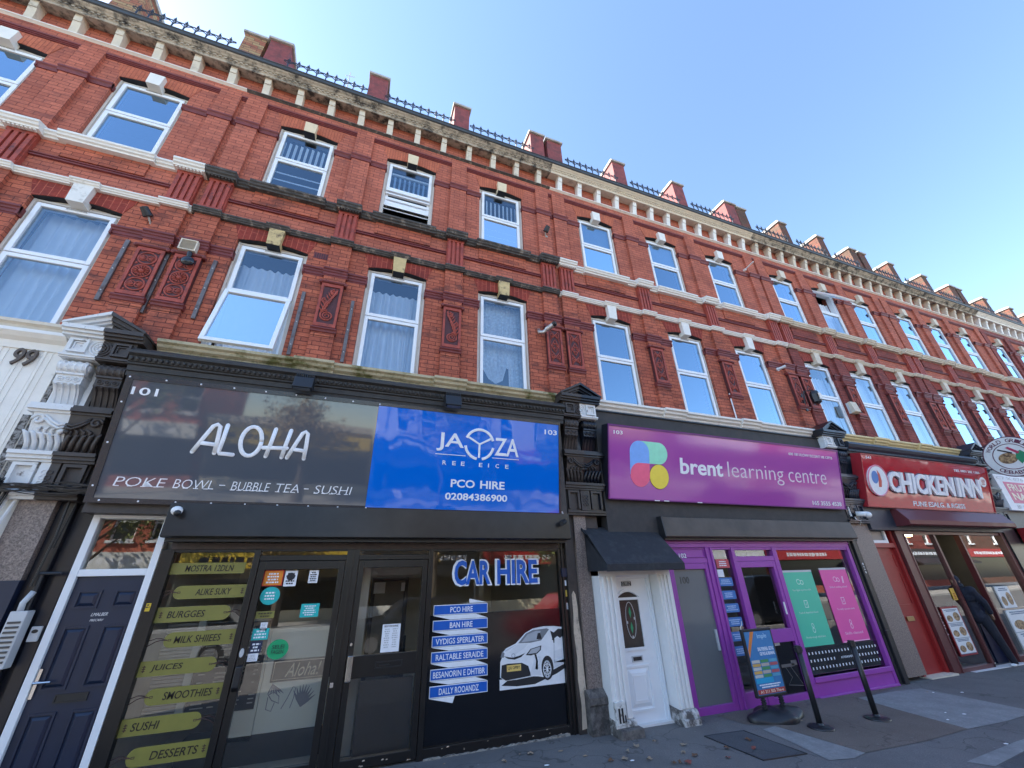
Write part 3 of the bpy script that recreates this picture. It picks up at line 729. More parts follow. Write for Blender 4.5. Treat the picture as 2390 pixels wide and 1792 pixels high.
def console(label, xc, mats, w=.28, block_mats=None, shaft=None, low=0.0):
    """shop pilaster head: pediment, block, paired scrolls, carved capital, panel; two paint colours meet at the centre"""
    t = T("shop_pilaster", label, "pilaster", xc, -.1, 0, "stone pilasters between the shops")
    def halves(mb, fn):
        for i, s in enumerate((-1, 1)):
            mb.m(i); fn(mb, s, lambda a, b: (xc+min(s*a, s*b), xc+max(s*a, s*b)))
        return mb
    def ped(mb, s, X):
        x = lambda a: xc+s*a
        for a, b, y in ((.0, .035, -.37), (.035, .075, -.33), (.075, .10, -.30)):
            mb.poly([(x(0), 4.235-a), (x(.345-a*.3), 4.045-a*.55), (x(.345-a*.3), 4.045-b*.7), (x(0), 4.235-b*1.15)], y, .0)
        mb.poly([(x(0), 4.13), (x(.26), 4.0), (x(0), 4.0)], -.26, 0)
        a, b = X(0, .335)
        for z0, z1, y in ((3.985, 4.03, -.365), (3.955, 3.985, -.34), (3.925, 3.955, -.31)): mb.box(a, b, y, 0, z0, z1)
        for k in range(4):
            mb.tube([(x(.02), -.265, 4.015), (x(.05+.045*k), -.275, 4.075-.012*k), (x(.09+.03*k), -.268, 4.03)], [.014,.012,.004], 5)
    O("pediment", halves(MB(), ped), mats, t)
    def blk(mb, s, X):
        a, b = X(0, w); mb.box(a, b, -.27, 0, 3.72, 3.925)
        a, b = X(.10, w-.03); mb.frame(a, b, -.30, -.27, 3.745, 3.90, .022); mb.frame(a+.03, b-.03, -.285, -.27, 3.775, 3.87, .012)
        a, b = X(0, w+.01); mb.box(a, b, -.30, 0, 3.70, 3.72); mb.box(a, b, -.285, 0, 3.685, 3.70)
        x = lambda q: xc+s*q
        for r in (.085, .06): mb.tube([(x(r*sin(pi*k/10)), -.275, 3.822+r*cos(pi*k/10)) for k in range(11)], .009, 6)
        for k in range(4): mb.ball((x(.035*sin(pi*(k+.5)/4)), -.272, 3.822+.035*cos(pi*(k+.5)/4)), .016, 6)
    O("pediment_block", halves(MB(), blk), block_mats or mats, t)
    for i, s in enumerate((-1, 1)):
        c = xc+s*.155; mb = MB()
        for k in range(4): mb.ball((c-.084+k*.056, -.205, 3.60), .075, 12, (.50, 1, 1))
        mb.cyl((c-.115,-.205,3.60),(c+.115,-.205,3.60),.066,16); mb.ball((c-.112,-.205,3.60),.04,8,(.5,1,1)); mb.ball((c+.112,-.205,3.60),.04,8,(.5,1,1))
        mb.prism([(0,3.66),(-.19,3.66),(-.24,3.53),(0,3.53)], c-.10, c+.10)
        mb.box(c-.11, c+.11, -.245, 0, 3.515, 3.535); mb.box(c-.105, c+.105, -.225, 0, 3.42, 3.515)
        for q in (-1, 0, 1):
            mb.ring((c+q*.062, -.228, 3.468), .024, .007, 10, 5); mb.ball((c+q*.062, -.228, 3.468), .011, 6)
        prof = [(0,3.42)] + [(-.235+.115*(k/6)**.6, 3.42-.215*k/6) for k in range(7)] + [(0,3.20)]
        mb.prism(prof, c-.10, c+.10)
        for q in range(4):
            xx = c-.075+q*.05
            mb.tube([(xx, -.237+.115*(k/6)**.6, 3.41-.2*k/6) for k in range(7)], .010, 6)
        O("scroll", mb, mats[i], t, smooth=False)
    def rest(mb, s, X):
        a, b = X(0, .035); mb.box(a, b, -.12, 0, 3.19, 3.685)
        a, b = X(0, .30); mb.box(a, b, -.10, 0, 2.36, 3.685)
        a, b = X(0, .315)
        for z0, z1, y in ((3.16, 3.19, -.255), (3.125, 3.16, -.275), (3.10, 3.125, -.25)): mb.box(a, b, y, 0, z0, z1)
        for z0, z1, y in ((2.70, 2.735, -.225), (2.665, 2.70, -.205), (2.64, 2.665, -.185)): mb.box(a, b, y, 0, z0, z1)
        a, b = X(0, .265); mb.prism([(0,3.10),(-.235,3.10),(-.20,2.95),(-.15,2.80),(-.145,2.735),(0,2.735)], a, b)
    O("shaft", halves(MB(), rest), mats, t)
    def cap(mb, s, X):
        x = lambda q: xc+s*q
        P = [(x(.215+.05*cos(a*2*pi)*(1-a*.6)), -.225, 3.03+.05*sin(a*2*pi)*(1-a*.6)) for a in [k/14 for k in range(18)]]
        mb.tube(P, .014, 6)
        for o in (0, .03): mb.tube([(x(.17), -.232, 3.075-o), (x(.11), -.228, 3.02-o), (x(.05), -.23, 2.985-o), (x(0), -.235, 3.0-o)], [.012,.014,.014,.012], 6)
        for k in range(5):
            q = .02+.055*k
            mb.tube([(x(q), -.150, 2.745), (x(q+.004), -.175, 2.83), (x(q+.028), -.20, 2.90), (x(q+.05), -.218, 2.885+.01*k)], [.020,.022,.020,.006], 6, 1)
        for k in range(4):
            q = .03+.05*k
            mb.tube([(x(q), -.18, 2.86), (x(q+.015), -.205, 2.94), (x(q-.02), -.222, 2.965)], [.014,.016,.005], 6)
        mb.ball((x(.02), -.215, 2.93), .026, 8); mb.ball((x(.06), -.215, 2.99), .018, 6)
    O("capital", halves(MB(), cap), mats, t, smooth=True)
    def pan(mb, s, X):
        a, b = X(0, .28); mb.box(a, b, -.14, 0, 2.36, 2.64)
        a, b = X(.09, .265); mb.frame(a, b, -.175, -.14, 2.39, 2.635, .03, .0, .03)
        a, b = X(0, .07); mb.box(a, b, -.17, -.14, 2.37, 2.64)
        x = lambda q: xc+s*q
        for k in range(3): mb.ring((x(.02), -.172, 2.45+.05*k), .02, .006, 8, 5)
        a, b = X(0, .30); mb.box(a, b, -.20, 0, 2.335, 2.36); mb.box(a, b, -.18, 0, 2.305, 2.335)
    O("pilaster_panel", halves(MB(), pan), mats, t)
    return t

c1 = console("carved pilaster at the left, its left half white and right half brown", -1.25, [WPT, BRN])
b = MB().box(-1.37, -1.11, -.12, 0, 1.65, 2.305); O("granite_shaft", b, GRAN, c1)
b = MB().box(-1.37, -1.11, -.125, 0, 0, 1.65); O("painted_base", b, NAVY, c1)
c2 = console("dark carved pilaster between the blue sign and the purple sign", 4.43, [BRN, BLK], block_mats=[BRN, WPT])
b = MB().box(4.235, 4.415, -.13, 0, .36, 2.305); O("granite_shaft", b, GRAN, c2)
b = MB().prism([(0,.36),(-.13,.40),(-.21,.33),(-.215,.27),(-.20,.25),(-.215,0),(0,0)], 4.19, 4.42); O("stone_base", b, DIRT, c2)
b = MB().box(4.10, 4.232, -.09, 0, 0, 2.305); b.box(4.42, 4.62, -.09, -.0, 1.6, 2.305); O("timber_post", b, BRN, c2)
pts = [(4.135,1.36),(4.16,1.40),(4.185,1.36),(4.20,1.22),(4.195,1.1),(4.215,.9),(4.21,.6),(4.222,.34),(4.20,.20),(4.21,.05),(4.13,.04),(4.145,.25),(4.125,.5),(4.14,.7),(4.12,.95),(4.135,1.15)]
O("bare_patch", MB().poly(pts, -.094, -.09), BARE, c2)
c3 = console("black carved pilaster between the purple sign and the chicken sign", 10.13, [BLK, NVP], block_mats=[WPT, NVP])
O("granite_shaft", MB().box(9.93, 10.42, -.11, 0, 0, 2.305), GRAN, c3)
c4 = console("navy carved pilaster behind the round hanging sign", 15.28, [NVP, NVP])
O("timber_post", MB().box(15.1, 15.5, -.11, 0, 0, 2.305), BLK, c4)

# ------------------------------------------------------------ number 99 shop (mostly outside the picture)
t = T("shopfront", "white boarded shopfront with bronze number 99, at the left edge", "shopfront", -4, -.05, 0)
b = MB()
for k in range(30):
    x = -1.60-.17*k; b.box(x-.163, x, -.10, -.02, 2.42, 3.80); b.box(x-.163, x-.14, -.108, -.10, 2.42, 3.80); b.box(x-.1, x-.09, -.106, -.10, 2.42, 3.80)
O("boarding", b, SW, t)
b = MB().prism([(0,4.0),(-.2,3.98),(-.21,3.94),(-.17,3.9),(-.12,3.87),(-.115,3.79),(0,3.79)], -6.7, -1.6); O("cornice", b, SW, t)
b = MB().text("99", -1.965, -1.79, 3.60, 3.79, -.13, .025, .012, .12); O("house_number", b, mat("bronze_numeral", (.10,.075,.06), .5, .2, .1, 9, 0), t)
b = MB().box(-6.7, -1.60, -.02, .02, 2.0, 2.42); b.box(-1.60, -1.37, -.09, 0, 0, 2.305); b.box(-6.7, -1.6, -.05, .1, 0, .5)
O("frame", b, SW, t)
O("glass", MB().add([(-6.7,.03,.5),(-1.6,.03,.5),(-1.6,.03,2.0),(-6.7,.03,2.0)], [(0,1,2,3)]), GLS, t)
def weathered_strip():
    b = MB(); b.box(-1.605, -1.565, -.09, 0, 2.36, 3.86); b.box(-1.66,-1.605,-.112,-.02,2.4,3.1)
    return b
O("weathered_timber", weathered_strip(), mat("grey_split_timber", (.30,.29,.28), .9, 0, .3, 20, .3, col2=(.06,.055,.05), thr=(.48,.56), scale2=24), t)
# cables slung across the pilaster
for k, (n, lab) in enumerate((("cable_bundle", "tangle of black cables slung across the white and brown pilaster"),)):
    b = MB(); rnd = random.Random(3)
    for i in range(16):
        z = 2.40+rnd.uniform(-.05,.035); s = rnd.uniform(-.02,.02)
        P = [(-1.75+.12*j, -.255+rnd.uniform(-.02,.02), z+s*j/3+.018*sin(j*1.3+i)) for j in range(9)]
        b.tube(P, rnd.choice((.004,.006,.008)), 5)
    for i in range(12):
        P = [(-1.50+rnd.uniform(-.07,.05), -.26+rnd.uniform(-.03,.03), 2.42+rnd.uniform(-.04,.05)) for j in range(6)]; b.tube(P, .006, 5)
    for dx, z1, r in ((-1.44,.3,.012),(-1.47,.4,.008),(-1.42,.9,.006),(-1.50,.2,.010)):
        b.tube([(dx,-.20,2.38),(dx-.03,-.21,2.0),(dx+.01,-.2,1.4),(dx-.02,-.19,z1)], r, 6)
    O(n, b, BLKP, None, lab, "cables")
b = MB()
for dx in (-1.38, -1.44, -1.49): b.tube([(dx,-.14,2.33),(dx-.02,-.17,2.1),(dx+.015,-.16,1.7),(dx-.02,-.15,.4)], .013, 6)
O("downlead_cable", b, WHP, None, "white cables running down beside the brown granite shaft", "cables")
# black jamb, gas pipe box, keypad
t = T("door_jamb", "black painted jamb and pipes left of the navy door", "door jamb", -.98, -.03, 0)
b = MB().box(-1.105, -.99, -.06, 0, 0, 2.30); b.box(-.985, -.845, -.02, .03, 0, 2.30); b.box(-.93,-.85,-.045,-.02,0,1.75); O("jamb_board", b, BLK, t)
b = MB().tube([(-1.03,-.11,2.34),(-1.01,-.12,2.0),(-1.03,-.11,1.6)], .010, 6); b.tube([(-.98,-.1,2.3),(-1.0,-.1,1.9)], .007, 6); b.cyl((-1.0,-.09,0),(-1.0,-.09,1.72),.018,10)
b.cyl((-1.03,-.1,1.70),(-.87,-.1,1.70),.014,8); O("pipe", b, BLKP, t)
t = T("intercom", "silver louvred intercom box under a bent pipe, left of the navy door", "intercom", -1.0, -.13, 1.1)
b = MB().box(-1.06, -.95, -.16, -.06, 1.02, 1.42); O("box", b, GREYP, t, bev=.006)
b = MB()
for k in range(9): b.box(-1.045, -.965, -.168, -.16, 1.06+k*.034, 1.075+k*.034)
O("louvre", b, mat("dark_slot",(.08,.075,.07),.6), t)
b = MB().tube([(-1.02,-.12,1.40),(-1.02,-.13,1.48),(-1.0,-.10,1.56)], .022, 8); O("pipe", b, GREYP, t, smooth=True)
t = T("keypad", "small grey keypad on the black jamb beside the navy door", "keypad", -.89, -.05, 1.2)
O("case", MB().box(-.925,-.86,-.075,-.045,1.19,1.30), GREYP, t, bev=.006); O("lens", MB().disc(-.892,1.265,.02,.014,-.079,-.075), BLKP, t)

# ------------------------------------------------------------ navy front door
t = T("front_door", "navy panelled front door in a white frame, left of the olive menu window", "door", -.53, 0, 0)
b = MB().frame(-.84, -.228, -.05, .05, 0, 2.205, .058, .02, .035); b.box(-.782,-.286,-.048,.05,1.672,1.73); b.box(-.84,-.2,-.06,-.03,2.205,2.33)
O("door_frame", b, UPV, t, bev=.004)
O("transom_glass", MB().add([(-.782,-.0,1.73),(-.286,-.0,1.73),(-.286,-.0,2.17),(-.782,-.0,2.17)], [(0,1,2,3)]), GLS, t)
d = O("door_leaf", MB().box(-.781,-.287,-.02,.03,.02,1.671), NAVY, t)
def pnl(x0,x1,z0,z1):
    q = MB().frame(x0,x1,-.030,-.02,z0,z1,.016); q.bevbox(x0+.022,x1-.022,-.034,-.02,z0+.022,z1-.022,.022); return q
for x0,x1,z0,z1 in ((-.735,-.565,1.415,1.56),(-.47,-.30,1.415,1.56),(-.735,-.565,.835,1.285),(-.47,-.30,.835,1.285),(-.735,-.565,.22,.69),(-.47,-.30,.22,.69)):
    O("door_panel", pnl(x0,x1,z0,z1), NAVY, d)
b = MB().frame(-.615,-.40,-.03,-.02,.745,.805,.01); b.box(-.605,-.41,-.024,-.02,.755,.795); O("letterbox", b, BLKP, d)
b = MB().box(-.778,-.755,-.035,-.02,.79,.99); b.tube([(-.766,-.03,.90),(-.766,-.07,.90),(-.66,-.07,.90)], .009, 8); O("handle", b, mat("chrome",(.6,.6,.62),.2,1,.02,5,0), d)
b = MB().text("LMALBER", -.585,-.47,1.355,1.38,-.022,.002,0,.3); b.text("PRECARV", -.58,-.485,1.315,1.332,-.022,.002,0,.3); O("lettering", b, WHP, d)
O("fascia_board", MB().box(-.86,-.2,-.05,.02,2.33,3.6), BLK, t)

# ------------------------------------------------------------ fascia behind the 101 sign, its bracketed cornice
t = T("shop_fascia", "black moulded cornice with egg and dentil rows above the sign of number 101", "fascia", 1.55, 0, 2.3)
O("backing_board", MB().box(-.87, 4.11, -.20, .0, 2.2, 3.56), BRN, t)
b = MB().prism([(0,3.90),(-.30,3.87),(-.40,3.80),(-.412,3.79),(-.412,3.765),(-.385,3.75),(-.375,3.745),(-.365,3.69),(-.35,3.685),(-.35,3.665),(-.33,3.655),(-.325,3.60),(-.31,3.60),(-.305,3.55),(0,3.5)], -.95, 4.11)
O("cornice", b, PEEL, t)
b = MB()
for k in range(100): b.ball((-.92+k*.0505, -.378, 3.716), .021, 8, (.85,.8,1.15))
O("egg_row", b, PEEL, t, smooth=True)
b = MB()
for k in range(168): b.box(-.94+k*.030, -.925+k*.030, -.325, -.30, 3.605, 3.65)
O("dentil_row", b, PEEL, t)

# ------------------------------------------------------------ signs of number 101
AL = (-.25, 2.28, -.44, 3.50); LEN = 1.2347
ACG = gloss("acrylic_charcoal", (.092,.105,.128), .20, .04, 1.0, 1.5, .03, (1,1,.55))
ACB = gloss("acrylic_blue", (.001,.155,.68), .45, .04, 1.6, 1.15, .02, (1,1,.5))
ACN = gloss("tray_navy", (.012,.016,.028), .05, .25, 2, 1.0)
WHT = flat("vinyl_white", (.86,.87,.90), .6, .2)
t = T("shop_sign", "wide charcoal sign board lettered ALOHA with poke bowl, bubble tea, sushi", "shop sign", .35, -.25, 2.28)
def til(mb): return mb.tilt(*AL)
O("tray", til(MB().box(-.86, 1.56, -.0, .12, 0, LEN)), ACN, t)
O("border", til(MB().box(-.86,-.80,-.012,0,0,LEN).box(-.80,1.56,-.012,0,0,.045).box(-.80,1.56,-.012,0,1.185,LEN)), ACN, t)
O("face_panel", til(MB().box(-.80, 1.56, -.004, .0, .045, 1.185)), ACG, t)
A_ = [[(0,0),(.30,.55),(.52,.93),(.66,1.0),(.78,.93),(.80,.5),(.80,0)],[(.2,.32),(.8,.28)]]
L_ = [[(.22,1),(.15,.5),(.06,.06),(.12,0),(.9,-.02)]]
O_ = [[(.5+.46*cos(2*pi*k/24),.5+.52*sin(2*pi*k/24)) for k in range(25)]]
H_ = [[(.28,1),(.2,.5),(.1,0)],[(.9,1),(.8,.5),(.72,0)],[(-.06,.30),(.86,.34)]]
b = MB()
for L, u0, u1 in ((A_,-.15,.085),(L_,.062,.215),(O_,.235,.44),(H_,.475,.715),(A_,.70,.905)): b.strokes(L, u0, .512, u1-u0, .295, -.008, .021, .22)
O("lettering", til(b), WHT, t, smooth=True)
b = MB().text("101", -.785,-.57,1.035,1.115,-.008,.004,.012)
x = -.69
for wd, x1 in (("POKE",-.285),("BOWL",.105),("-",.20),("BUBBLE",.60),("TEA",.875),("-",.965),("SUSHI",1.40)):
    g = {'-': .03}.get(wd, 0)
    if wd == '-': b.box(x+.045, x1-.0, -.008, -.004, .195, .203)
    else:
        x0 = x if wd == "POKE" else x+.055
        b.text(wd, x0, x1, .155, .24, -.008, .004, -.012, .15)
        n = len(wd)
        for i in range(n):   # slab feet
            c = x0+(x1-x0)*(i+.28)/n; b.box(c-.022, c+.018, -.0085, -.0045, .1535, .1605)
    x = x1
O("small_lettering", til(b), WHT, t)
b = MB()
for k in range(9): b.ball((-.83+.3*k, -.013, 1.21), .009, 8, (1,.5,1)); b.ball((-.75+.29*k, -.013, .022), .009, 8, (1,.5,1))
for k in range(3): b.ball((-.83, -.013, .15+.4*k), .009, 8, (1,.5,1))
O("screw_cap", til(b), WHT, t)
t = T("shop_sign", "glossy blue sign board with ring emblem, PCO hire and phone number", "shop sign", 2.77, -.25, 2.28)
O("tray", til(MB().box(1.562, 3.98, 0, .12, 0, LEN)), ACN, t)
O("face_panel", til(MB().box(1.562, 3.955, -.006, 0, .03, 1.195)), ACB, t)
O("border", til(MB().box(3.957, 3.98, -.012, 0, 0, LEN).box(1.562,3.957,-.010,0,0,.028).box(1.562,3.957,-.010,0,1.197,LEN)), ACN, t)
b = MB().text("JA", 2.29,2.63,.715,.945,-.010,.004,.012); b.text("ZA", 3.04,3.37,.71,.94,-.010,.004,.012)
for a0, a1 in ((.30,2.75),(3.30,4.55),(4.92,6.1)): b.tube([(2.835+.185*cos(a0+(a1-a0)*k/16), -.008, .835+.188*sin(a0+(a1-a0)*k/16)) for k in range(17)], .017, 8, .3)
b.tube([(2.69,-.008,.915),(2.835,-.008,.835),(2.98,-.008,.915)], .013, 8, .3); b.tube([(2.835,-.0078,.83),(2.835,-.0078,.665)], .013, 8, .3)
b.box(2.285,2.66,-.010,-.006,.672,.680); b.box(3.01,3.375,-.010,-.006,.672,.680)
for ch, u in zip("REEEICE", (2.38,2.50,2.61,2.84,2.96,3.06,3.19)): b.text(ch, u, u+(.012 if ch == 'I' else .045), .552,.602,-.010,.004,.012)
b.text("PCO", 2.50,2.80,.29,.385,-.010,.004,.022); b.text("HIRE", 2.87,3.19,.29,.385,-.010,.004,.022); b.text("02084386900", 2.443,3.23,.143,.226,-.010,.004,.022)
b.text("103", 3.745,3.93,1.05,1.115,-.010,.004,.01)
O("lettering", til(b), WHT, t)
for x, lab in ((.73,"left black floodlight hooded over the charcoal sign"), (2.44,"right black floodlight over the top edge of the blue sign")):
    t = T("floodlight", lab, "floodlight", x, -.5, 3.5, "black floodlights over the sign of number 101")
    O("housing", MB().prism([(-.46,3.70),(-.55,3.66),(-.60,3.52),(-.56,3.50),(-.42,3.55)], x-.10, x+.10), BLKP, t, bev=.008)
    b = MB()
    for k in range(9): b.box(x-.09+k*.022, x-.082+k*.022, -.54, -.44, 3.66, 3.715)
    O("heat_fin", b, BLKP, t)
    O("bracket", MB().tube([(x,-.30,3.72),(x,-.42,3.74),(x,-.46,3.68)], .015, 6), BLKP, t)
    O("lens", MB().prism([(-.595,3.505),(-.56,3.495),(-.43,3.54),(-.43,3.535),(-.56,3.488),(-.60,3.50)], x-.085, x+.085), mat("lamp_glass",(.10,.11,.12),.1), t)

# ------------------------------------------------------------ shopfront of number 101
FRM = mat("black_aluminium", (.013,.012,.012), .30, .1, .12, 5, .02)
SHB = gloss("shutter_box_black", (.026,.024,.024), .10, .25, 1.5, .55, .01, (1,1,.5), .25)
t = T("shopfront", "black aluminium shopfront under the charcoal and blue signs, two glazed doors", "shopfront", 1.9, 0, 0)
b = MB().prism([(0,2.30),(-.27,2.30),(-.285,1.995),(-.26,1.985),(0,1.985)], -.20, 4.09); O("shutter_box", b, SHB, t, bev=.004)
O("shutter_slat", MB().box(-.18, 4.06, -.20, -.10, 1.955, 1.984), BLKP, t)
O("header", MB().box(-.16, 4.02, -.045, .03, 1.895, 1.954), mat("header_brown",(.06,.042,.036),.6,0,.3,30,.1), t)
b = MB()
for x0, x1 in ((-.222,-.118),(.56,.618),(1.445,1.575),(2.335,2.39),(4.005,4.10)): b.box(x0, x1, -.05, .03, 0, 1.894)
for x0, x1 in ((-.118,.56),(2.39,4.005)): b.box(x0, x1, -.045, .03, 0, .085 if x0 > 1 else .10); b.box(x0, x1, -.045, .03, 1.868, 1.894)
for x0, x1 in ((.618,1.445),(1.575,2.335)): b.box(x0, x1, -.045, .03, 1.785, 1.838); b.box(x0, x1, -.045, .03, 1.876, 1.894)
b.box(1.50,1.52,-.062,-.05,0,1.89); b.box(4.04,4.06,-.07,-.05,0,1.98)
O("frame", b, FRM, t, bev=.003)
def q4(x0,x1,z0,z1,y): return MB().add([(x0,y,z0),(x1,y,z0),(x1,y,z1),(x0,y,z1)], [(0,1,2,3)])
for x0,x1,z0,z1 in ((-.118,.56,.10,1.868),(2.39,4.005,.085,1.868)): O("window_pane", q4(x0,x1,z0,z1,-.005), GLS, t)
for x0,x1 in ((.618,1.445),(1.575,2.335)): O("toplight_pane", q4(x0,x1,1.838,1.876,-.005), GLS, t)
CHR = MATS['chrome']
d = O("door", MB().frame(.622,1.441,-.042,.02,.02,1.781,.062,.09,.08), FRM, t, bev=.003); O("glass", q4(.684,1.379,.11,1.70,-.005), GLS, d)
b = MB().prism([(-.045,.90),(-.10,.90),(-.10,.74),(-.045,.70)], .635, .69); O("handle", b, BLKP, d, bev=.008)
b = MB().disc(.65,1.0,.018,.036,-.052,-.042); O("lock", b, GREYP, d); O("latch", MB().box(1.46,1.49,-.058,-.05,.66,.70), CHR, d)
d = O("door", MB().frame(1.579,2.331,-.042,.02,.02,1.781,.058,.075,.075).box(1.637,2.273,-.042,.02,.71,.895), FRM, t, bev=.003)
O("glass", q4(1.637,2.273,.895,1.706,-.005), GLS, d); O("glass", q4(1.637,2.273,.095,.71,-.005), GLS, d)
O("handle", MB().prism([(-.042,.91),(-.11,.91),(-.115,.70),(-.10,.685),(-.042,.69)], 1.588, 1.642), mat("steel_handle",(.35,.34,.33),.22,.9,.05,5,0), d, bev=.006)
b = MB().frame(1.86,2.13,-.05,-.042,.775,.835,.012); b.box(1.90,2.0,-.054,-.042,.795,.808); O("letterbox", b, BLKP, d)
O("lock", MB().disc(1.606,1.0,.012,.014,-.05,-.042), CHR, d)
VBK = mat("vinyl_black", (.006,.007,.010), .12, 0, .05, 3, 0)
O("black_vinyl", MB().box(2.392,4.003,-.0085,-.006,.086,1.215), VBK, t)
b = MB(); rnd = random.Random(5); x = 2.40; top = []
while x < 4.0: top.append((x, .004+.014*rnd.random()+.022*max(0, sin(x*5.3)-.3)*(x > 3))); x += .03
O("peeled_threshold", MB().poly([(2.39,-.03)]+top+[(4.0,-.03)], -.062, -.046), mat("threshold_cement",(.30,.28,.25),.9,0,.25,20,.2,col2=(.1,.095,.09),thr=(.48,.62),scale2=16), t)
b = MB()
for k in range(26):
    x = rnd.choice((rnd.uniform(1.6,2.3), rnd.uniform(.1,.5), rnd.uniform(2.4,4.0))); z = rnd.uniform(.015,.08); s = rnd.uniform(.003,.013)
    b.poly([(x,z),(x+s*2,z+s*.3),(x+s*1.6,z+s),(x+s*.3,z+s*.8)], -.0475, -.0445)
O("paint_chip", b, BARE, t, kind="stuff")
# interiors
PALE = mat("pale_laminate", (.86,.90,.82), .5, 0, .02, 3, 0)
b = MB().box(-.2,1.5,3.4,3.5,0,2.4); b.box(-.25,-.2,.1,3.5,0,2.4); b.box(1.46,1.52,.06,3.5,0,2.4); b.box(-.2,1.5,.05,3.5,-.06,.012); b.box(-.25,4.1,.05,3.5,2.3,2.4)
O("interior_wall", b, ROOM, t)
b = MB().box(.80,1.45,.55,.9,.24,1.13); b.box(.50,.795,.55,.9,.20,1.13); O("counter", b, PALE, t)
O("counter_plinth", MB().box(.2,1.45,.55,.9,0,.236), mat("plinth_grey",(.05,.055,.065),.4,0,.1,4,0), t)
b = MB()
for k in range(26): b.box(-.19,.75,.64,.66,.45+k*.03,.472+k*.03)
O("slatted_panel", b, mat("slat_grey",(.66,.64,.60),.7,0,.1,9,0), t)
b = MB().box(.18,.77,.53,.545,.45,1.22); q = O("menu_board", b, mat("menu_black",(.03,.032,.038),.4,0,.1,5,0), t)
b = MB().box(.10,.165,.55,.56,.40,1.3); O("menu_frame", b, PALE, q)
b = MB(); rnd = random.Random(8)
for c in (.22,.36,.58,.70):
    for k in range(20):
        if rnd.random() < .75: b.box(c, c+rnd.uniform(.04,.11)*(1 if c < .5 else .5), .527, .53, .50+k*.034, .51+k*.034)
O("menu_text", b, mat("menu_grey",(.55,.55,.52),.6), q)
b = MB().box(.87,1.44,.535,.549,.655,.845); q = O("counter_sign", b, mat("counter_sign_grey",(.05,.052,.06),.4), t)
b = MB().frame(.885,1.425,.532,.535,.67,.83,.004); b.text("Aloha!", 1.0,1.34,.69,.81,.53,.003,0,.35); O("lettering", b, mat("cream_ink",(.75,.72,.60),.6), q)
b = MB(); INK = mat("line_drawing_ink", (.30,.31,.36), .7)
for k in range(9):
    a = .5+.22*k; b.tube([(1.20,.545,.42),(1.20+.07*cos(a),.544,.42+.10*sin(a)),(1.20+.13*cos(a)*1.1,.545,.42+.19*sin(a))], [.003,.014,.002], 5, .2)
b.tube([(1.02,.546,.42),(1.06,.546,.50),(1.10,.546,.60),(1.125,.546,.585),(1.12,.546,.5),(1.10,.546,.42)], .004, 5, .3)
b.tube([(.88,.546,.55),(.93,.546,.57),(.98,.546,.53),(.99,.546,.47),(.92,.546,.50),(.88,.546,.55)], .004, 5, .3); b.tube([(.88,.546,.53),(.88,.546,.43),(.93,.546,.41),(.95,.546,.48)], .004, 5, .3)
for k in range(6): b.tube([(.90,.546,.64),(.88+.02*k,.546,.58),(.87+.03*k,.546,.55)], [.002,.008,.001], 5, .2)
O("leaf_drawing", b, INK, q)
b = MB().box(1.57,1.60,.06,3,0,2.3); b.box(1.6,4.05,2.95,3.0,0,2.3); b.box(4.05,4.1,.06,3,0,2.3); b.box(1.57,4.05,.05,3,-.06,.010); O("office_wall", b, mat("office_beige",(.74,.68,.55),.9,0,.04,2,0), t)
O("column", MB().box(1.64,1.735,.35,.5,0,2.3), mat("column_cream",(.72,.68,.60),.7,0,.03,3,0), t)
b = MB().frame(1.82,2.32,1.45,1.5,.0,1.62,.05); O("inner_door", b, mat("dark_wood",(.05,.032,.025),.5), t); O("inner_door_leaf", MB().box(1.87,2.27,1.48,1.5,0,1.57), mat("door_taupe",(.28,.24,.19),.7), t)
O("notice", MB().box(1.85,2.0,1.44,1.449,1.42,1.56), WHT, t); O("notice", MB().box(2.22,2.27,1.44,1.449,1.44,1.55), WHT, t)
O("floor_mat", MB().box(1.62,2.3,.03,.5,.010,.018), mat("speckled_mat",(.30,.30,.29),.9,0,.9,130,0), t)
b = MB().prism([(.10,.02),(.09,.10),(.09,.45),(.10,.66),(.12,.66),(.12,.02)], 1.74, 2.27); O("inner_kick_panel", b, mat("brown_board",(.045,.036,.03),.35,0,.1,4,0), t)
b = MB()
for x in (2.12,2.24): b.box(x,x+.03,.9,.93,.0,.95); b.box(x,x+.03,1.2,1.23,.0,.5)
b.box(2.12,2.27,.9,1.23,.46,.5); O("chair", b, BLKP, t)
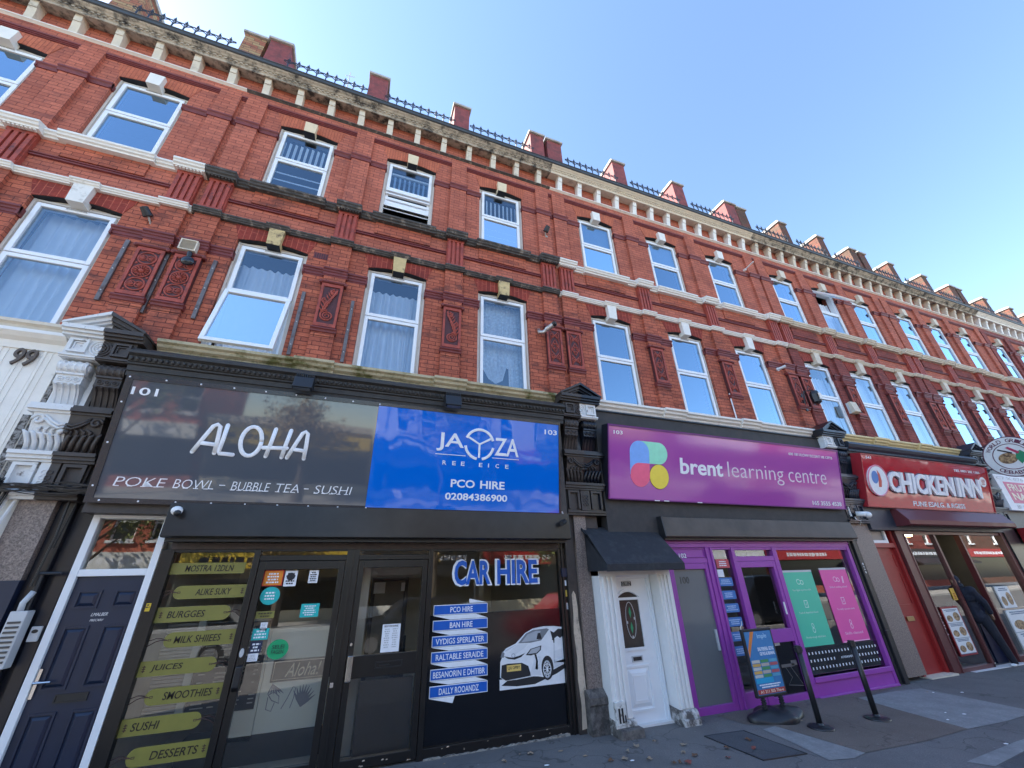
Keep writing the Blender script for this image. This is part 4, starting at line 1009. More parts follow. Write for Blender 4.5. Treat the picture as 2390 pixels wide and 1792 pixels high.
# ------------------------------------------------------------ decals and stickers on the glass of number 101
OLV = mat("vinyl_olive", (.235,.215,.045), .45, 0, .08, 6, 0)
TXT = flat("vinyl_text_brown", (.022,.016,.014), .5)
CRD = mat("string_brown", (.07,.035,.03), .7)
GD = "olive tag decals on the menu window"
def decal(name, label, cat, x0, x1, z0, z1, m, group=None, y=-.0085, pts=None):
    b = MB().poly(pts or [(x0,z0),(x1,z0),(x1,z1),(x0,z1)], y, -.006)
    return O(name, b, m, None, label, cat, group)
for x0,x1,z0,z1,txt,a,c,side in ((-.116,.50,1.675,1.775,"MOSTRA 12DLN",.0,.40,''),(-.04,.558,1.462,1.575,"ALIKE SUKY",.14,.43,'L'),(-.116,.47,1.275,1.40,"BURGGES",-.03,.26,'R'),(0,.558,1.075,1.195,"MILK SHIIEES",.08,.44,'L'),
        (-.116,.46,.87,.985,"JUICES",-.03,.20,'R'),(-.01,.558,.66,.78,"SMOOTHIES",.12,.48,'L'),(-.116,.45,.465,.585,"SUSHI",-.04,.15,'R'),(-.01,.558,.26,.385,"DESSERTS",.15,.48,'L')):
    r = (z1-z0)/2; zc = (z0+z1)/2
    arc = lambda cx, s: [(cx+s*r*cos(q), zc+r*sin(q)) for q in [pi/2-pi*k/10 for k in range(11)]]
    if side == 'R': P = [(x0,z0),(x0,z1)] + arc(x1-r, 1)
    elif side == 'L': P = [(x1,z1),(x1,z0)] + arc(x0+r, -1)[::-1]
    else: P = [(x0,z0),(x1,z0),(x1,z1),(x0,z1)]
    o = decal("window_decal", "olive tag decal reading %s on the shop window" % txt, "decal", 0,0,0,0, OLV, GD, pts=P)
    O("lettering", MB().text(txt, a, c, zc-.028, zc+.028, -.011, .0025, .006, .12), TXT, o)
    if side:
        s = 1 if side == 'R' else -1; e = x1 if s > 0 else x0; lim = .556 if s > 0 else -.114
        b = MB()
        for dz in (.012,-.03): b.tube([(e-s*.03,-.0105,zc),(e+s*.02,-.0105,zc+.012+dz*.3),((e+lim)/2,-.0105,zc+.012+dz*.6),(lim,-.0105,zc-.01+dz)], .0035, 5, .5)
        b.frame(e-s*.045-.012,e-s*.045+.012,-.0105,-.0085,zc-.008,zc+.008,.004)
        xx = (x0+.035) if side == 'R' else (x1-.035)
        for dz in (-.016,0,.016): b.box(xx-.012,xx+.012,-.0105,-.0085,zc+dz-.003,zc+dz+.003)
        b.box(xx-.003,xx+.003,-.0107,-.0087,zc-.026,zc+.026)
        O("string", b, CRD, o)
TEAL = flat("sticker_teal", (.02,.48,.46)); GRN = flat("sticker_green", (.012,.36,.14)); ORG = flat("sticker_orange", (.78,.25,.02)); NVS = flat("sticker_navy", (.015,.025,.07)); INKB = flat("ink_black", (.02,.02,.03)); REDS = flat("sticker_red", (.55,.03,.03))
def lines(x0, x1, z0, z1, n, y=-.0105, seed=1):
    b = MB(); r = random.Random(seed); h = (z1-z0)/n
    for k in range(n):
        z = z0+h*k; w = r.uniform(.6,1)*(x1-x0); c = (x0+x1)/2; x = c-w/2
        while x < c+w/2-.001:
            d = min(r.uniform(.5,1.3)*h, c+w/2-x); b.box(x, x+d*.75, y, y+.002, z+h*.2, z+h*.75); x += d
    return b
GS = "stickers on the left glazed door"
def sticker(label, x0, x1, z0, z1, m, ink, n=3, shape=None, txt=None):
    cx, cz = (x0+x1)/2, (z0+z1)/2; P = None
    if shape: P = [(cx+(x1-x0)/2*cos(2*pi*k/28), cz+(z1-z0)/2*sin(2*pi*k/28)) for k in range(28)]
    o = decal("sticker", label, "sticker", x0, x1, z0, z1, m, GS, pts=P)
    e = .22*(x1-x0) if shape else .12*(x1-x0); f = .25*(z1-z0) if shape else .1*(z1-z0)
    if txt:
        b = MB(); h = (z1-z0-2*f)/len(txt)
        for i, s in enumerate(txt): b.text(s, x0+e, x1-e, z1-f-h*(i+1)+h*.1, z1-f-h*i-h*.1, -.011, .0025, .004)
    else: b = lines(x0+e, x1-e, z0+f, z1-f, n, -.0105, int(x0*99+z0*77))
    O("print", b, ink, o); return o
s = sticker("orange square sticker with a red edge at the top corner of the door glass", .69,.855,1.56,1.69, ORG, WHT, 4)
O("edge", MB().frame(.682,.863,-.0095,-.006,1.552,1.698,.008), REDS, s)
s = sticker("white sticker with a black disc beside the orange one", .875,.99,1.545,1.69, WHT, INKB, 5); O("disc", MB().disc(.932,1.635,.038,.036,-.012,-.0085), INKB, s)
sticker("small white notice at the top right of the door glass", 1.10,1.19,1.57,1.69, WHT, INKB, 5)
sticker("round teal sticker below the orange square sticker", .69,.865,1.385,1.545, TEAL, WHT, 3, 1)
sticker("teal square notice in the middle of the door glass", 1.08,1.25,1.26,1.38, TEAL, WHT, 5)
sticker("olive strip sticker below the round teal sticker", .69,.85,1.27,1.33, OLV, TXT, 2)
sticker("teal card with a white top at the left of the door glass", .695,.835,1.09,1.185, TEAL, WHT, 3)
sticker("pale slip above the teal card on the door glass", .75,.81,1.165,1.235, WHT, GREYP, 4)
sticker("navy card with white lettering low on the door glass", .70,.80,.985,1.08, NVS, WHT, 3)
sticker("white label hanging under the navy card", .70,.785,.92,.983, WHT, GREYP, 4)
sticker("bright green round sticker with black lettering", .85,1.035,.92,1.085, GRN, INKB, 2, 1, ("SELEI","FAGEN"))
o = decal("notice", "white price list taped inside the second glazed door", "notice", 1.90,2.085,.905,1.155, WHT)
O("print", lines(1.92,1.985,.94,1.12,9,-.0105,3), GREYP, o); O("print", lines(2.0,2.065,.94,1.12,9,-.0105,4), GREYP, o)
O("print", MB().text("BESTMODINE", 1.92,2.06,1.128,1.145,-.0105,.002), INKB, o)
o = decal("sticker", "small yellow bell push label on the black post by the navy door", "sticker", -.20,-.165,1.375,1.44, flat("label_yellow",(.75,.50,.04)), None, -.054); O("print", lines(-.198,-.168,1.40,1.435,2,-.056,2), INKB, o)
BLU = flat("vinyl_blue", (.008,.115,.52), .35)
t = T("window_lettering", "large blue CAR HIRE lettering outlined white on the window", "lettering", 3.17, -.01, 1.5)
b = MB()
for wd, a, c in (("CAR",2.635,3.11),("HIRE",3.165,3.73)):
    b.text(wd, a-.012, c+.012, 1.488, 1.782, -.0095, .003, .055)
O("outline", b, WHT, t)
b = MB()
for wd, a, c in (("CAR",2.652,3.095),("HIRE",3.182,3.715)): b.text(wd, a, c, 1.503, 1.767, -.0125, .0025, .03)
O("letters", b, BLU, t)
t = T("ribbon_decal", "zigzag ribbon of six blue banners on the black window", "decal", 2.75, -.01, .4)
zt = (1.31,1.16,1.012,.868,.715,.57); H = .100
names = (("PCO HIRE",2.62,2.88),("BAN HIRE",2.62,2.88),("VYDIGS SPERLATER",2.47,3.02),("RALTABLE SERAIDE",2.48,3.01),("BESANORIN E DHTIBR",2.46,3.03),("DALLY ROOANDZ",2.53,2.96))
f = MB()
for i in range(5): f.poly([(2.43,zt[i]-H-.003),(2.92,zt[i]-H-.003),(3.055,zt[i+1]+.004),(2.62,zt[i+1]+.004)], -.0105, -.0087)
f.poly([(2.84,1.362),(3.055,1.318),(2.84,1.318)], -.0105, -.0087); f.poly([(2.43,zt[5]-H-.003),(2.70,zt[5]-H-.003),(2.68,.41)], -.0105, -.0087)
O("fold", f, WHT, t)
for z, (wd, a, c) in zip(zt, names):
    o = O("banner", MB().poly([(2.43,z-H),(3.06,z-H),(3.06,z),(2.43,z)], -.0115, -.0087), WHT, t)
    O("banner_face", MB().poly([(2.437,z-H+.007),(3.053,z-H+.007),(3.053,z-.007),(2.437,z-.007)], -.0135, -.0116), BLU, o)
    O("lettering", MB().text(wd, a, c, z-.078, z-.024, -.0155, .0018, .012), WHT, o)
# printed picture of a white car
t = T("car_picture", "printed picture of a white hatchback on the black window vinyl", "picture", 3.6, -.01, .46)
def pic(nm, pts, m, lvl): return O(nm, MB().poly(pts, -.0087-.0012*lvl, -.0086), m, t)
PW = flat("print_white", (.80,.81,.83)); PG = flat("print_grey", (.42,.44,.47)); PD = flat("print_dark", (.02,.022,.026)); PM = flat("print_mid",(.20,.21,.23)); PY = flat("print_yellow",(.80,.56,.16))
pic("ground", [(3.20,.465),(4.0,.462),(4.0,.60),(3.20,.56)], PW, 1)
pic("shadow", [(3.22,.505),(3.40,.485),(3.62,.485),(3.90,.56),(4.0,.60),(4.0,.65),(3.7,.62),(3.3,.55)], PD, 2)
pic("tyre", [(3.778+.064*cos(a), .61+.102*sin(a)) for a in [2*pi*k/20 for k in range(20)]], PD, 5)
pic("body", [(3.205,.58),(3.21,.72),(3.235,.77),(3.23,.80),(3.28,.845),(3.40,.885),(3.52,.98),(3.62,1.02),(3.76,1.035),(3.90,1.03),(4.0,1.015),(4.0,.645),(3.86,.60),(3.84,.56),(3.73,.54),(3.62,.56),(3.40,.545),(3.27,.545)], PW, 3)
pic("windscreen", [(3.43,.885),(3.53,.975),(3.62,1.005),(3.80,1.012),(3.83,1.0),(3.72,.895),(3.58,.88)], PM, 4)
pic("windscreen_glare", [(3.47,.893),(3.55,.965),(3.66,.995),(3.72,.99),(3.68,.90)], PG, 5)
pic("seat", [(3.66,.91),(3.68,.97),(3.71,.972),(3.73,.91)], PD, 6)
pic("side_window", [(3.86,.89),(3.885,.96),(3.95,1.0),(4.0,.995),(4.0,.92),(3.93,.885)], PD, 4)
pic("mirror", [(3.89,.865),(3.95,.87),(3.965,.905),(3.935,.925),(3.895,.905)], PW, 6)
pic("mirror_foot", [(3.88,.855),(3.90,.87),(3.90,.90),(3.875,.895)], PD, 5)
pic("headlamp", [(3.52,.765),(3.58,.82),(3.72,.845),(3.71,.80),(3.66,.768),(3.58,.757)], PD, 4)
pic("headlamp_glass", [(3.545,.772),(3.59,.815),(3.705,.835),(3.695,.803),(3.65,.776)], PG, 5)
pic("headlamp_left", [(3.215,.765),(3.235,.82),(3.26,.80),(3.25,.76)], PM, 4)
pic("upper_grille", [(3.25,.775),(3.30,.745),(3.38,.732),(3.46,.75),(3.51,.785),(3.44,.765),(3.36,.752),(3.30,.762)], PD, 4)
O("emblem", MB().ring((3.365,-.0155,.772), .018, .004, 14, 5, 1.15, .4), PG, t)
pic("lower_grille", [(3.215,.58),(3.225,.69),(3.30,.70),(3.47,.695),(3.545,.66),(3.575,.57),(3.50,.552),(3.27,.548)], PD, 4)
o = pic("number_plate", [(3.285,.625),(3.455,.625),(3.455,.685),(3.285,.685)], PY, 5); O("plate_text", MB().text("LJU 2PBY", 3.297,3.443,.638,.672,-.0165,.0015,.01), PD, o)
pic("fog_slot", [(3.63,.625),(3.645,.70),(3.625,.77),(3.65,.76),(3.665,.70),(3.665,.615)], PD, 4)
pic("wheel_arch", [(3.785+.075*cos(a)*1.02, .625+.115*sin(a)) for a in [2*pi*k/20 for k in range(20)]], PD, 4)
o = O("wheel", MB().disc(3.778,.612,.052,.085,-.0155,-.0086,22), PG, t)
b = MB()
for k in range(10):
    a = 2*pi*k/10; b.tube([(3.778,-.0165,.612),(3.778+.048*cos(a),-.0165,.612+.078*sin(a))], .0035, 5, .3)
b.ring((3.778,-.0165,.612),.050,.004,18,5,1,.3); O("spoke", b, PW, o); O("hub_gap", MB().disc(3.778,.612,.040,.066,-.0162,-.0155,20), PD, o)
PS = flat("print_shade",(.60,.62,.66)); PT = flat("print_tint",(.70,.72,.75))
pic("bonnet_shade", [(3.30,.80),(3.42,.872),(3.56,.878),(3.50,.83),(3.40,.785)], PT, 4); pic("bonnet_crease", [(3.27,.815),(3.40,.868),(3.405,.875),(3.265,.825)], PS, 5)
pic("side_shade", [(3.87,.67),(3.88,.78),(4.0,.80),(4.0,.66)], PT, 4); pic("sill_shade", [(3.86,.61),(3.87,.67),(4.0,.69),(4.0,.65)], PS, 4)
pic("bumper_shade", [(3.56,.575),(3.60,.66),(3.62,.75),(3.70,.74),(3.69,.62),(3.70,.56)], PT, 4); pic("bumper_lip", [(3.28,.548),(3.56,.565),(3.70,.55),(3.60,.558),(3.40,.546)], PS, 5)
pic("roof_line", [(3.62,1.008),(3.76,1.02),(3.90,1.016),(4.0,1.003),(4.0,1.015),(3.90,1.03),(3.76,1.035),(3.62,1.02)], PT, 4); pic("pillar", [(3.845,.985),(3.87,.89),(3.885,.89),(3.90,.96)], PD, 6)
pic("door_line", [(3.87,.66),(3.882,.85),(3.888,.85),(3.876,.66)], PG, 4)
# shop window stock of small fixings by the right post
for nm, lab, x0,x1,z0,z1,m,cat in (("sensor","navy alarm sensor with a blue label on the right post",4.03,4.12,1.56,1.66,NAVY,"sensor"),("label","white label below the navy alarm sensor",4.05,4.09,1.46,1.52,WHT,"label"),("label","yellow label below the white one on the post",4.05,4.09,1.34,1.41,flat("label_yellow2",(.72,.5,.08)),"label"),("lock_plate","steel lock plate on the right post",4.045,4.09,1.20,1.27,GREYP,"lock plate")):
    O(nm, MB().box(x0,x1,-.075 if nm == "sensor" else -.054,-.05,z0,z1), m, None, lab, cat)
# overhead lamp cameras
def dome_cam(lab, x, y, z, m):
    t = T("security_camera", lab, "camera", x, y, z)
    O("mount", MB().cyl((x,y+.12,z+.02),(x,y+.02,z+.0),.016,8), WHP, t); O("body", MB().ball((x,y,z),.042,14,(1.15,1,1)), WHP, t, smooth=True); O("lens", MB().ball((x+.015,y-.02,z-.022),.03,12), m, t, smooth=True)
dome_cam("white dome camera under the charcoal sign, above the navy door", -.115, -.33, 2.215, BLKP)
t = T("security_camera", "small black camera with a white cable under the right end of the blue sign", "camera", 3.98, -.3, 2.2)
O("body", MB().cyl((3.93,-.36,2.165),(4.02,-.28,2.205),.030,12), BLKP, t); O("mount", MB().tube([(4.02,-.28,2.21),(4.06,-.22,2.24),(4.03,-.2,2.34)], .010, 6), WHP, t)
t = T("security_camera", "white camera on a square plate between the purple and red signs", "camera", 10.1, -.2, 2.45)
O("plate", MB().box(9.98,10.15,-.16,-.11,2.42,2.60), WHP, t, bev=.006); O("body", MB().cyl((10.06,-.20,2.46),(10.15,-.34,2.44),.045,12).ball((10.15,-.34,2.43),.055,12), WHP, t, smooth=True); O("cable", MB().tube([(10.05,-.16,2.42),(10.02,-.2,2.36),(10.12,-.2,2.34),(10.16,-.15,2.28)], .007, 6), WHP, t)
# things on the wall
for x, z0, z1, lab in ((-1.645,4.55,5.48,"rusty steel strip left of the first rosette panel"),(-1.21,4.47,5.43,"steel strip between the two rosette panels"),(-.705,4.50,5.43,"steel strip between the rosettes and the open window"),(.395,4.19,5.20,"steel strip right of the open window"),(1.03,4.19,5.20,"steel strip left of the middle first floor window")):
    t = T("steel_strip", lab, "steel strip", x, -.02, z0, "steel strips bolted to the brick wall")
    O("bar", MB().box(x-.022,x+.022,-.03,-.001,z0,z1), STEEL, t, bev=.004)
    b = MB()
    for q in (.15,.5,.85): b.ball((x,-.031,z0+(z1-z0)*q),.009,6)
    O("bolt", b, GREYP, t)
t = T("vent_grille", "cream slatted vent grille above the right rosette panel", "vent", -1.0, -.08, 5.44)
O("frame", MB().frame(-1.10,-.915,-.125,-.055,5.435,5.605,.014), SC, t); b = MB()
for k in range(12): b.prism([(-.118,5.452+k*.012),(-.10,5.460+k*.012),(-.10,5.457+k*.012),(-.118,5.449+k*.012)], -1.088, -.927)
b.box(-1.088,-.927,-.098,-.094,5.449,5.592); O("louvre", b, SC, t)
t = T("alarm_bell", "black dome alarm bell on the right rosette panel", "alarm bell", -.94, -.1, 5.27)
O("gong", MB().ball((-.945,-.115,5.27),.075,18,(1,.5,.9)), mat("black_enamel",(.012,.015,.022),.15), t, smooth=True); O("stem", MB().cyl((-.955,-.09,5.30),(-.965,-.10,5.42),.028,10), BLKP, t)
def wall_lamp(lab, x, y0, z, dx, dz):
    t = T("wall_light", lab, "wall light", x, y0, z)
    O("head", MB().cyl((x,y0-.06,z),(x+dx,y0-.13,z+dz),.055,14,.045), BLKP, t, bev=.006); O("bracket", MB().tube([(x+.03,y0,z-.06),(x+.01,y0-.03,z-.03),(x,y0-.06,z)], .012, 6).disc(x+.04,z-.06,.03,.02,y0-.015,y0,12), mat("bracket_flaking",(.45,.42,.4),.7,0,.3,40,.1), t)
wall_lamp("black wall light above the left rosette panel, beside the white keystone", -1.555, -.0, 5.885, -.05, .085)
wall_lamp("black wall light on the second floor between the two houses", 4.20, -.05, 7.60, .03, .09)
t = T("wall_light", "foil wrapped spotlight above the lattice panel between the houses", "wall light", 4.0, -.05, 5.25)
FOIL = mat("crumpled_foil", (.62,.58,.54), .28, .8, .3, 40, .6)
O("arm", MB().tube([(3.955,-.01,5.33),(3.945,-.06,5.24),(3.99,-.13,5.22),(4.04,-.2,5.25)], [.03,.034,.03,.03], 10), FOIL, t, smooth=True)
O("head", MB().cyl((4.02,-.17,5.245),(4.105,-.31,5.285),.042,14), FOIL, t); O("lens", MB().cyl((4.095,-.295,5.28),(4.118,-.335,5.292),.044,14), BLKP, t)
t = T("air_brick", "terracotta air brick beside the open first floor window", "air brick", .49, 0, 5.84); O("face", MB().box(.39,.59,-.006,.01,5.845,5.955), TER, t)
b = MB()
for i in range(6):
    for j in range(4): b.box(.405+i*.03,.420+i*.03,-.0075,-.006,5.855+j*.025,5.870+j*.025)
O("hole", b, SOF, t)
t = T("lantern", "black caged lantern above the third pilaster, beside a first floor window", "lantern", 10.2, -.2, 4.65)
O("cage", MB().lathe((10.21,-.22,4.68),[(.05,0),(.085,.03),(.095,.2),(.07,.27),(.02,.30)],8), BLKP, t); O("glass", MB().box(10.17,10.25,-.325,-.31,4.74,4.88), mat("lantern_glass",(.75,.72,.65),.3), t); O("arm", MB().tube([(10.05,-.05,4.62),(10.06,-.12,4.98),(10.2,-.2,4.99)], .014, 6).box(10.02,10.08,-.07,-.05,4.55,4.95), BLKP, t)
t = T("alarm_box", "cream alarm box on the wall above the chicken sign", "alarm box", 11.66, -.05, 4.7); O("case", MB().prism([(-.05,4.95),(-.11,4.95),(-.14,4.70),(-.05,4.68)], 11.555, 11.765), SC, t, bev=.012)
O("base", MB().box(11.57,11.75,-.05,0,4.69,4.94), GREYP, t)
O("white_conduit", MB().cyl((7.97,-.03,4.13),(7.97,-.03,4.68),.014,8), WHP, None, "short white pipe beside a first floor window of the cream banded house", "pipe")
t = T("flag_pole", "short white pole bracket high on the cream banded house", "pole", 9.77, -.1, 8.3); O("rod", MB().cyl((9.77,-.0,8.34),(9.76,-.30,8.37),.014,8), WHP, t); O("socket", MB().cyl((9.77,0,8.33),(9.77,-.06,8.34),.03,8), WHP, t)
t = T("wall_light", "small grey spotlight by the last lattice panel of the cream banded house", "wall light", 9.62, -.05, 5.48); O("head", MB().cyl((9.60,-.05,5.47),(9.72,-.16,5.52),.03,10), GREYP, t); O("base", MB().disc(9.60,5.47,.04,.04,-.07,-.05), GREYP, t)
# ------------------------------------------------------------ ground
def gz(x): return -.010*min(max(x-4.2, 0), 30)
def sheet(name, xs, y0, y1, dz, m, th=.25):
    b = MB(); n = len(xs)
    b.add([(x,y,gz(x)+dz) for y in (y0,y1) for x in xs], [(i,i+1,n+i+1,n+i) for i in range(n-1)])
    b.add([(x,y0,gz(x)+dz-t) for t in (0,th) for x in xs], [(i,i+1,n+i+1,n+i) for i in range(n-1)])
    b.add([(x,y1,gz(x)+dz-t) for t in (0,th) for x in xs], [(i,i+1,n+i+1,n+i) for i in range(n-1)])
    return O(name, b, m, kind='structure')
def asphalt(name, col, spot, sc=30):
    t = NT(name); p = t.pos()
    c = t.ramp(t.noise(sc*3, 6, .7, p), [(.3, tuple(v*.62 for v in col)), (.7, tuple(v*1.45 for v in col))])
    c = t.mix(t.ramp(t.noise(1.1, 6, .65, p), [(.42, (0,0,0)), (.72, (.6,.6,.6))]), c, tuple(v*.6 for v in col))
    v = t.n("ShaderNodeTexVoronoi"); v.inputs['Scale'].default_value = 5.5; t.l(p, v.inputs['Vector'])
    k = t.ramp(v.outputs['Distance'], [(.03, (1,1,1)), (.07, (0,0,0))]); c = t.mix(t.math('MULTIPLY', k, .55), c, spot)
    v = t.n("ShaderNodeTexVoronoi"); v.inputs['Scale'].default_value = 19; t.l(p, v.inputs['Vector'])
    k = t.ramp(v.outputs['Distance'], [(.05, (1,1,1)), (.09, (0,0,0))]); c = t.mix(t.math('MULTIPLY', k, .5), c, spot)
    cr = t.n("ShaderNodeTexVoronoi", feature='DISTANCE_TO_EDGE'); cr.inputs['Scale'].default_value = .55
    wv = t.n("ShaderNodeVectorMath", operation='ADD'); nz = t.n("ShaderNodeTexNoise"); nz.inputs['Scale'].default_value = 3; t.l(p, nz.inputs['Vector']); t.l(p, wv.inputs[0]); t.l(nz.outputs['Color'], wv.inputs[1]); t.l(wv.outputs[0], cr.inputs['Vector'])
    c = t.mix(t.ramp(cr.outputs['Distance'], [(.003, (.4,.4,.4)), (.010, (0,0,0))]), c, (.012,.012,.013))
    MATS[name] = t.done(t.pr(c, .8, 0, t.bump(t.noise(160, 3, .7, p), .5, .004), .3)); return MATS[name]
PAV = asphalt("asphalt_pavement", (.165,.156,.150), (.40,.38,.36))
ROADM = asphalt("asphalt_road", (.13,.128,.125), (.12,.12,.12))
BRNP = asphalt("brown_forecourt", (.17,.138,.115), (.32,.29,.26))
LCON = mat("pale_worn_concrete", (.28,.28,.275), .85, 0, .25, 40, .2, col2=(.19,.19,.188), thr=(.35,.7), scale2=4)
O("ground", MB().add([(-400,-400,-.75),(400,-400,-.75),(400,400,-.75),(-400,400,-.75)], [(0,1,2,3)]), ROADM, kind='structure')
XS = [-60, 4.2, 34.2, 80]
sheet("pavement", XS, -6.9, 6, 0, PAV)
sheet("kerb", XS, -7.05, -6.9, .001, mat("kerb_granite",(.3,.29,.28),.8,0,.2,20,.2))
sheet("road", XS, -15.6, -7.05, -.11, ROADM)
sheet("far_pavement", XS, -19.2, -15.6, 0, mat("far_paving",(.32,.31,.29),.85,0,.15,2,0))
def patch(name, pts, m, dz=.004): return O(name, MB().add([(x,y,gz(x)+dz) for x,y in pts], [tuple(range(len(pts)))]), m, kind='structure')
patch("forecourt_paving", [(5.95,-.18),(9.75,-.18),(8.28,-.36),(8.14,-.9),(8.01,-1.63),(7.2,-1.66),(6.32,-1.62),(6.28,-1.1),(6.24,-.74),(6.0,-.55)], BRNP)
patch("concrete_path", [(8.285,-.36),(9.0,-.34),(9.62,-.40),(9.56,-1.1),(9.50,-1.62),(8.7,-1.66),(8.014,-1.63),(8.145,-.9)], LCON)
patch("concrete_edging", [(6.02,-.76),(6.235,-.735),(6.27,-1.1),(6.315,-1.62),(6.1,-1.66),(5.84,-1.60),(5.95,-1.15)], LCON)
patch("tarmac_seam", [(6.9,-2.10),(7.95,-2.02),(9.6,-1.98),(9.6,-2.08),(8.0,-2.14),(7.0,-2.25)], LCON)
patch("tarmac_patch", [(7.05,-2.26),(8.0,-2.15),(9.6,-2.09),(10.4,-3.3),(7.0,-3.4)], asphalt("tarmac_patch_dark",(.10,.10,.104),(.2,.2,.2)))
t = T("manhole_cover", "square manhole cover set in the dark pavement by the porch", "manhole cover", 5.54, -1.04, gz(5.5))
q = MB().add([(x,y,gz(x)+.005) for x,y in ((5.28,-.67),(5.79,-.71),(5.80,-1.42),(5.30,-1.37))], [(0,1,2,3)]); O("plate", q, asphalt("manhole_tarmac",(.088,.09,.096),(.2,.2,.2)), t)
b = MB(); P = [(5.28,-.67),(5.79,-.71),(5.80,-1.42),(5.30,-1.37)]
b.tube([(x,y,gz(x)+.003) for x,y in P], .008, 5, 1, True); O("rim", b, BLKP, t)
LEAF = [mat("leaf_brown",(.14,.065,.03),.7,0,.3,60,.1), mat("leaf_russet",(.22,.06,.045),.7,0,.3,60,.1), mat("leaf_tan",(.30,.22,.15),.7,0,.2,60,.1)]
rnd = random.Random(21)
spots = [(5.45,-1.14,1),(4.56,-1.12,0),(4.69,-.59,2),(4.01,-.83,0),(5.22,-1.03,0),(4.62,-1.15,1),(4.50,-1.10,0),(4.35,-.95,2),(4.75,-.95,2),(4.9,-.78,2),(4.45,-.62,2),(4.15,-.85,2),(4.8,-1.05,0),(5.05,-1.2,1),(4.28,-.7,2),(3.4,-.35,2),(3.1,-.42,2),(5.6,-.95,0)]
for x, y, k in spots:
    s = rnd.uniform(.022,.05)*(1.5 if k == 1 else 1); a = rnd.uniform(0,6.28); b = MB(); n = 9
    out = [(s*cos(2*pi*i/n)*(1 if i%2 else .62), s*.75*sin(2*pi*i/n)*(1 if i%2 else .62)) for i in range(n)]
    V = [(0,0,.014)] + [(u,v,.006+.02*rnd.random()) for u,v in out]
    b.add([(x+u*cos(a)-v*sin(a), y+u*sin(a)+v*cos(a), gz(x)+w) for u,v,w in V], [(0,i+1,(i+1)%n+1) for i in range(n)])
    O("fallen_leaf", b, LEAF[k], None, ("dry brown leaf lying on the dark pavement","russet red leaf lying on the dark pavement","small tan scrap of leaf on the dark pavement")[k], "leaf", ("brown leaves on the pavement","russet leaves on the pavement","tan leaf scraps on the pavement")[k])

rnd = random.Random(33)
for k in range(16):
    x, y = rnd.choice(((rnd.uniform(2.5,4.6), rnd.uniform(-.9,-.12)), (rnd.uniform(5.6,10), rnd.uniform(-2.1,-.5)))); s = rnd.uniform(.008,.02); a = rnd.uniform(0,6.28); b = MB()
    P = [(s*1.6*cos(q+a), s*sin(q+a)) for q in (0.2,1.3,2.6,3.9,5.3)]; b.add([(x,y,gz(x)+.012)]+[(x+u,y+v,gz(x)+.006) for u,v in P], [(0,i+1,(i+1)%5+1) for i in range(5)])
    O("litter_scrap", b, WHP if k % 3 else LEAF[2], None, "tiny pale scrap of litter on the pavement", "litter", "scraps of litter on the pavement")
# ------------------------------------------------------------ number 103: fascia, sign, shutter
FAS = mat("fascia_charcoal_board", (.040,.037,.036), .7, 0, .2, 5, .15, col2=(.06,.05,.045), thr=(.5,.7))
t = T("shop_fascia", "plain charcoal fascia board behind the purple sign", "fascia", 7.3, 0, 1.9)
O("backing_board", MB().box(4.74, 9.88, -.16, .0, 2.0, 3.905), FAS, t); O("drip_edge", MB().box(4.74, 9.88, -.185, -.16, 3.885, 3.905), BLK, t)
BT = (-.22, 2.526, -.45, 3.57)
def til2(mb): return mb.tilt(*BT)
ACP = gloss("acrylic_purple", (.42,.085,.40), .10, .10, 1.2, 1.5, .04, (1,1,.6))
PURF = mat("purple_edge", (.15,.015,.17), .4, 0, .05, 6, 0)
t = T("shop_sign", "purple sign board with coloured pill emblem reading brent learning centre", "shop sign", 7.27, -.25, 2.526)
O("tray", til2(MB().box(4.765, 9.79, -.0, .16, 0, 1.069)), mat("tray_dark",(.012,.013,.02),.4), t)
O("border", til2(MB().frame(4.765, 9.79, -.014, 0, 0, 1.069, .016, .016, .03)), PURF, t)
O("face_panel", til2(MB().box(4.781, 9.774, -.004, 0, .016, 1.039)), ACP, t)
def pill(x0,x1,z0,z1,corners,n=8):
    """rounded rectangle; corners gives radii for TL, TR, BR, BL"""
    P = []
    for (cx, cz, a0), r in zip(((x0,z1,pi),(x1,z1,pi/2),(x1,z0,0),(x0,z0,-pi/2)), corners):
        sx = 1 if cx == x0 else -1; sz = -1 if cz == z1 else 1
        if r == 0: P.append((cx,cz)); continue
        for k in range(n+1):
            a = a0-pi/2*k/n; P.append((cx+sx*r+r*cos(a), cz+sz*r+r*sin(a)))
    return P
e = O("emblem", til2(MB().poly(pill(5.14,5.485,.36,.862,(.17,.17,0,0)), -.0075, -.004)), flat("pill_blue",(.22,.46,.95),.4), t, "blue pill of the emblem")
O("emblem", til2(MB().poly(pill(5.31,5.825,.535,.862,(0,.16,.16,0)), -.0062, -.004)), flat("pill_green",(.34,.85,.60),.4), t, "green pill of the emblem")
O("emblem", til2(MB().poly(pill(5.145,5.485,.19,.535,(.16,.0,.17,.17)), -.0095, -.004)), flat("pill_pink",(.97,.15,.27),.4), t, "pink drop of the emblem")
O("emblem", til2(MB().disc(5.655,.353,.172,.177,-.0115,-.004,36)), flat("pill_yellow",(.97,.74,.09),.4), t, "yellow disc of the emblem")
O("emblem_outline", til2(MB().disc(5.655,.353,.18,.185,-.0055,-.004,36)), flat("outline_brown",(.12,.02,.03),.4), t)
O("lettering", til2(MB().text("brent",6.06,6.92,.42,.665,-.008,.004,.02)), WHT, t)
O("lettering", til2(MB().text("learning",7.026,8.29,.35,.67,-.008,.004,-.012).text("centre",8.41,9.37,.42,.62,-.008,.004,-.012)), flat("letter_pale",(.80,.70,.78)), t)
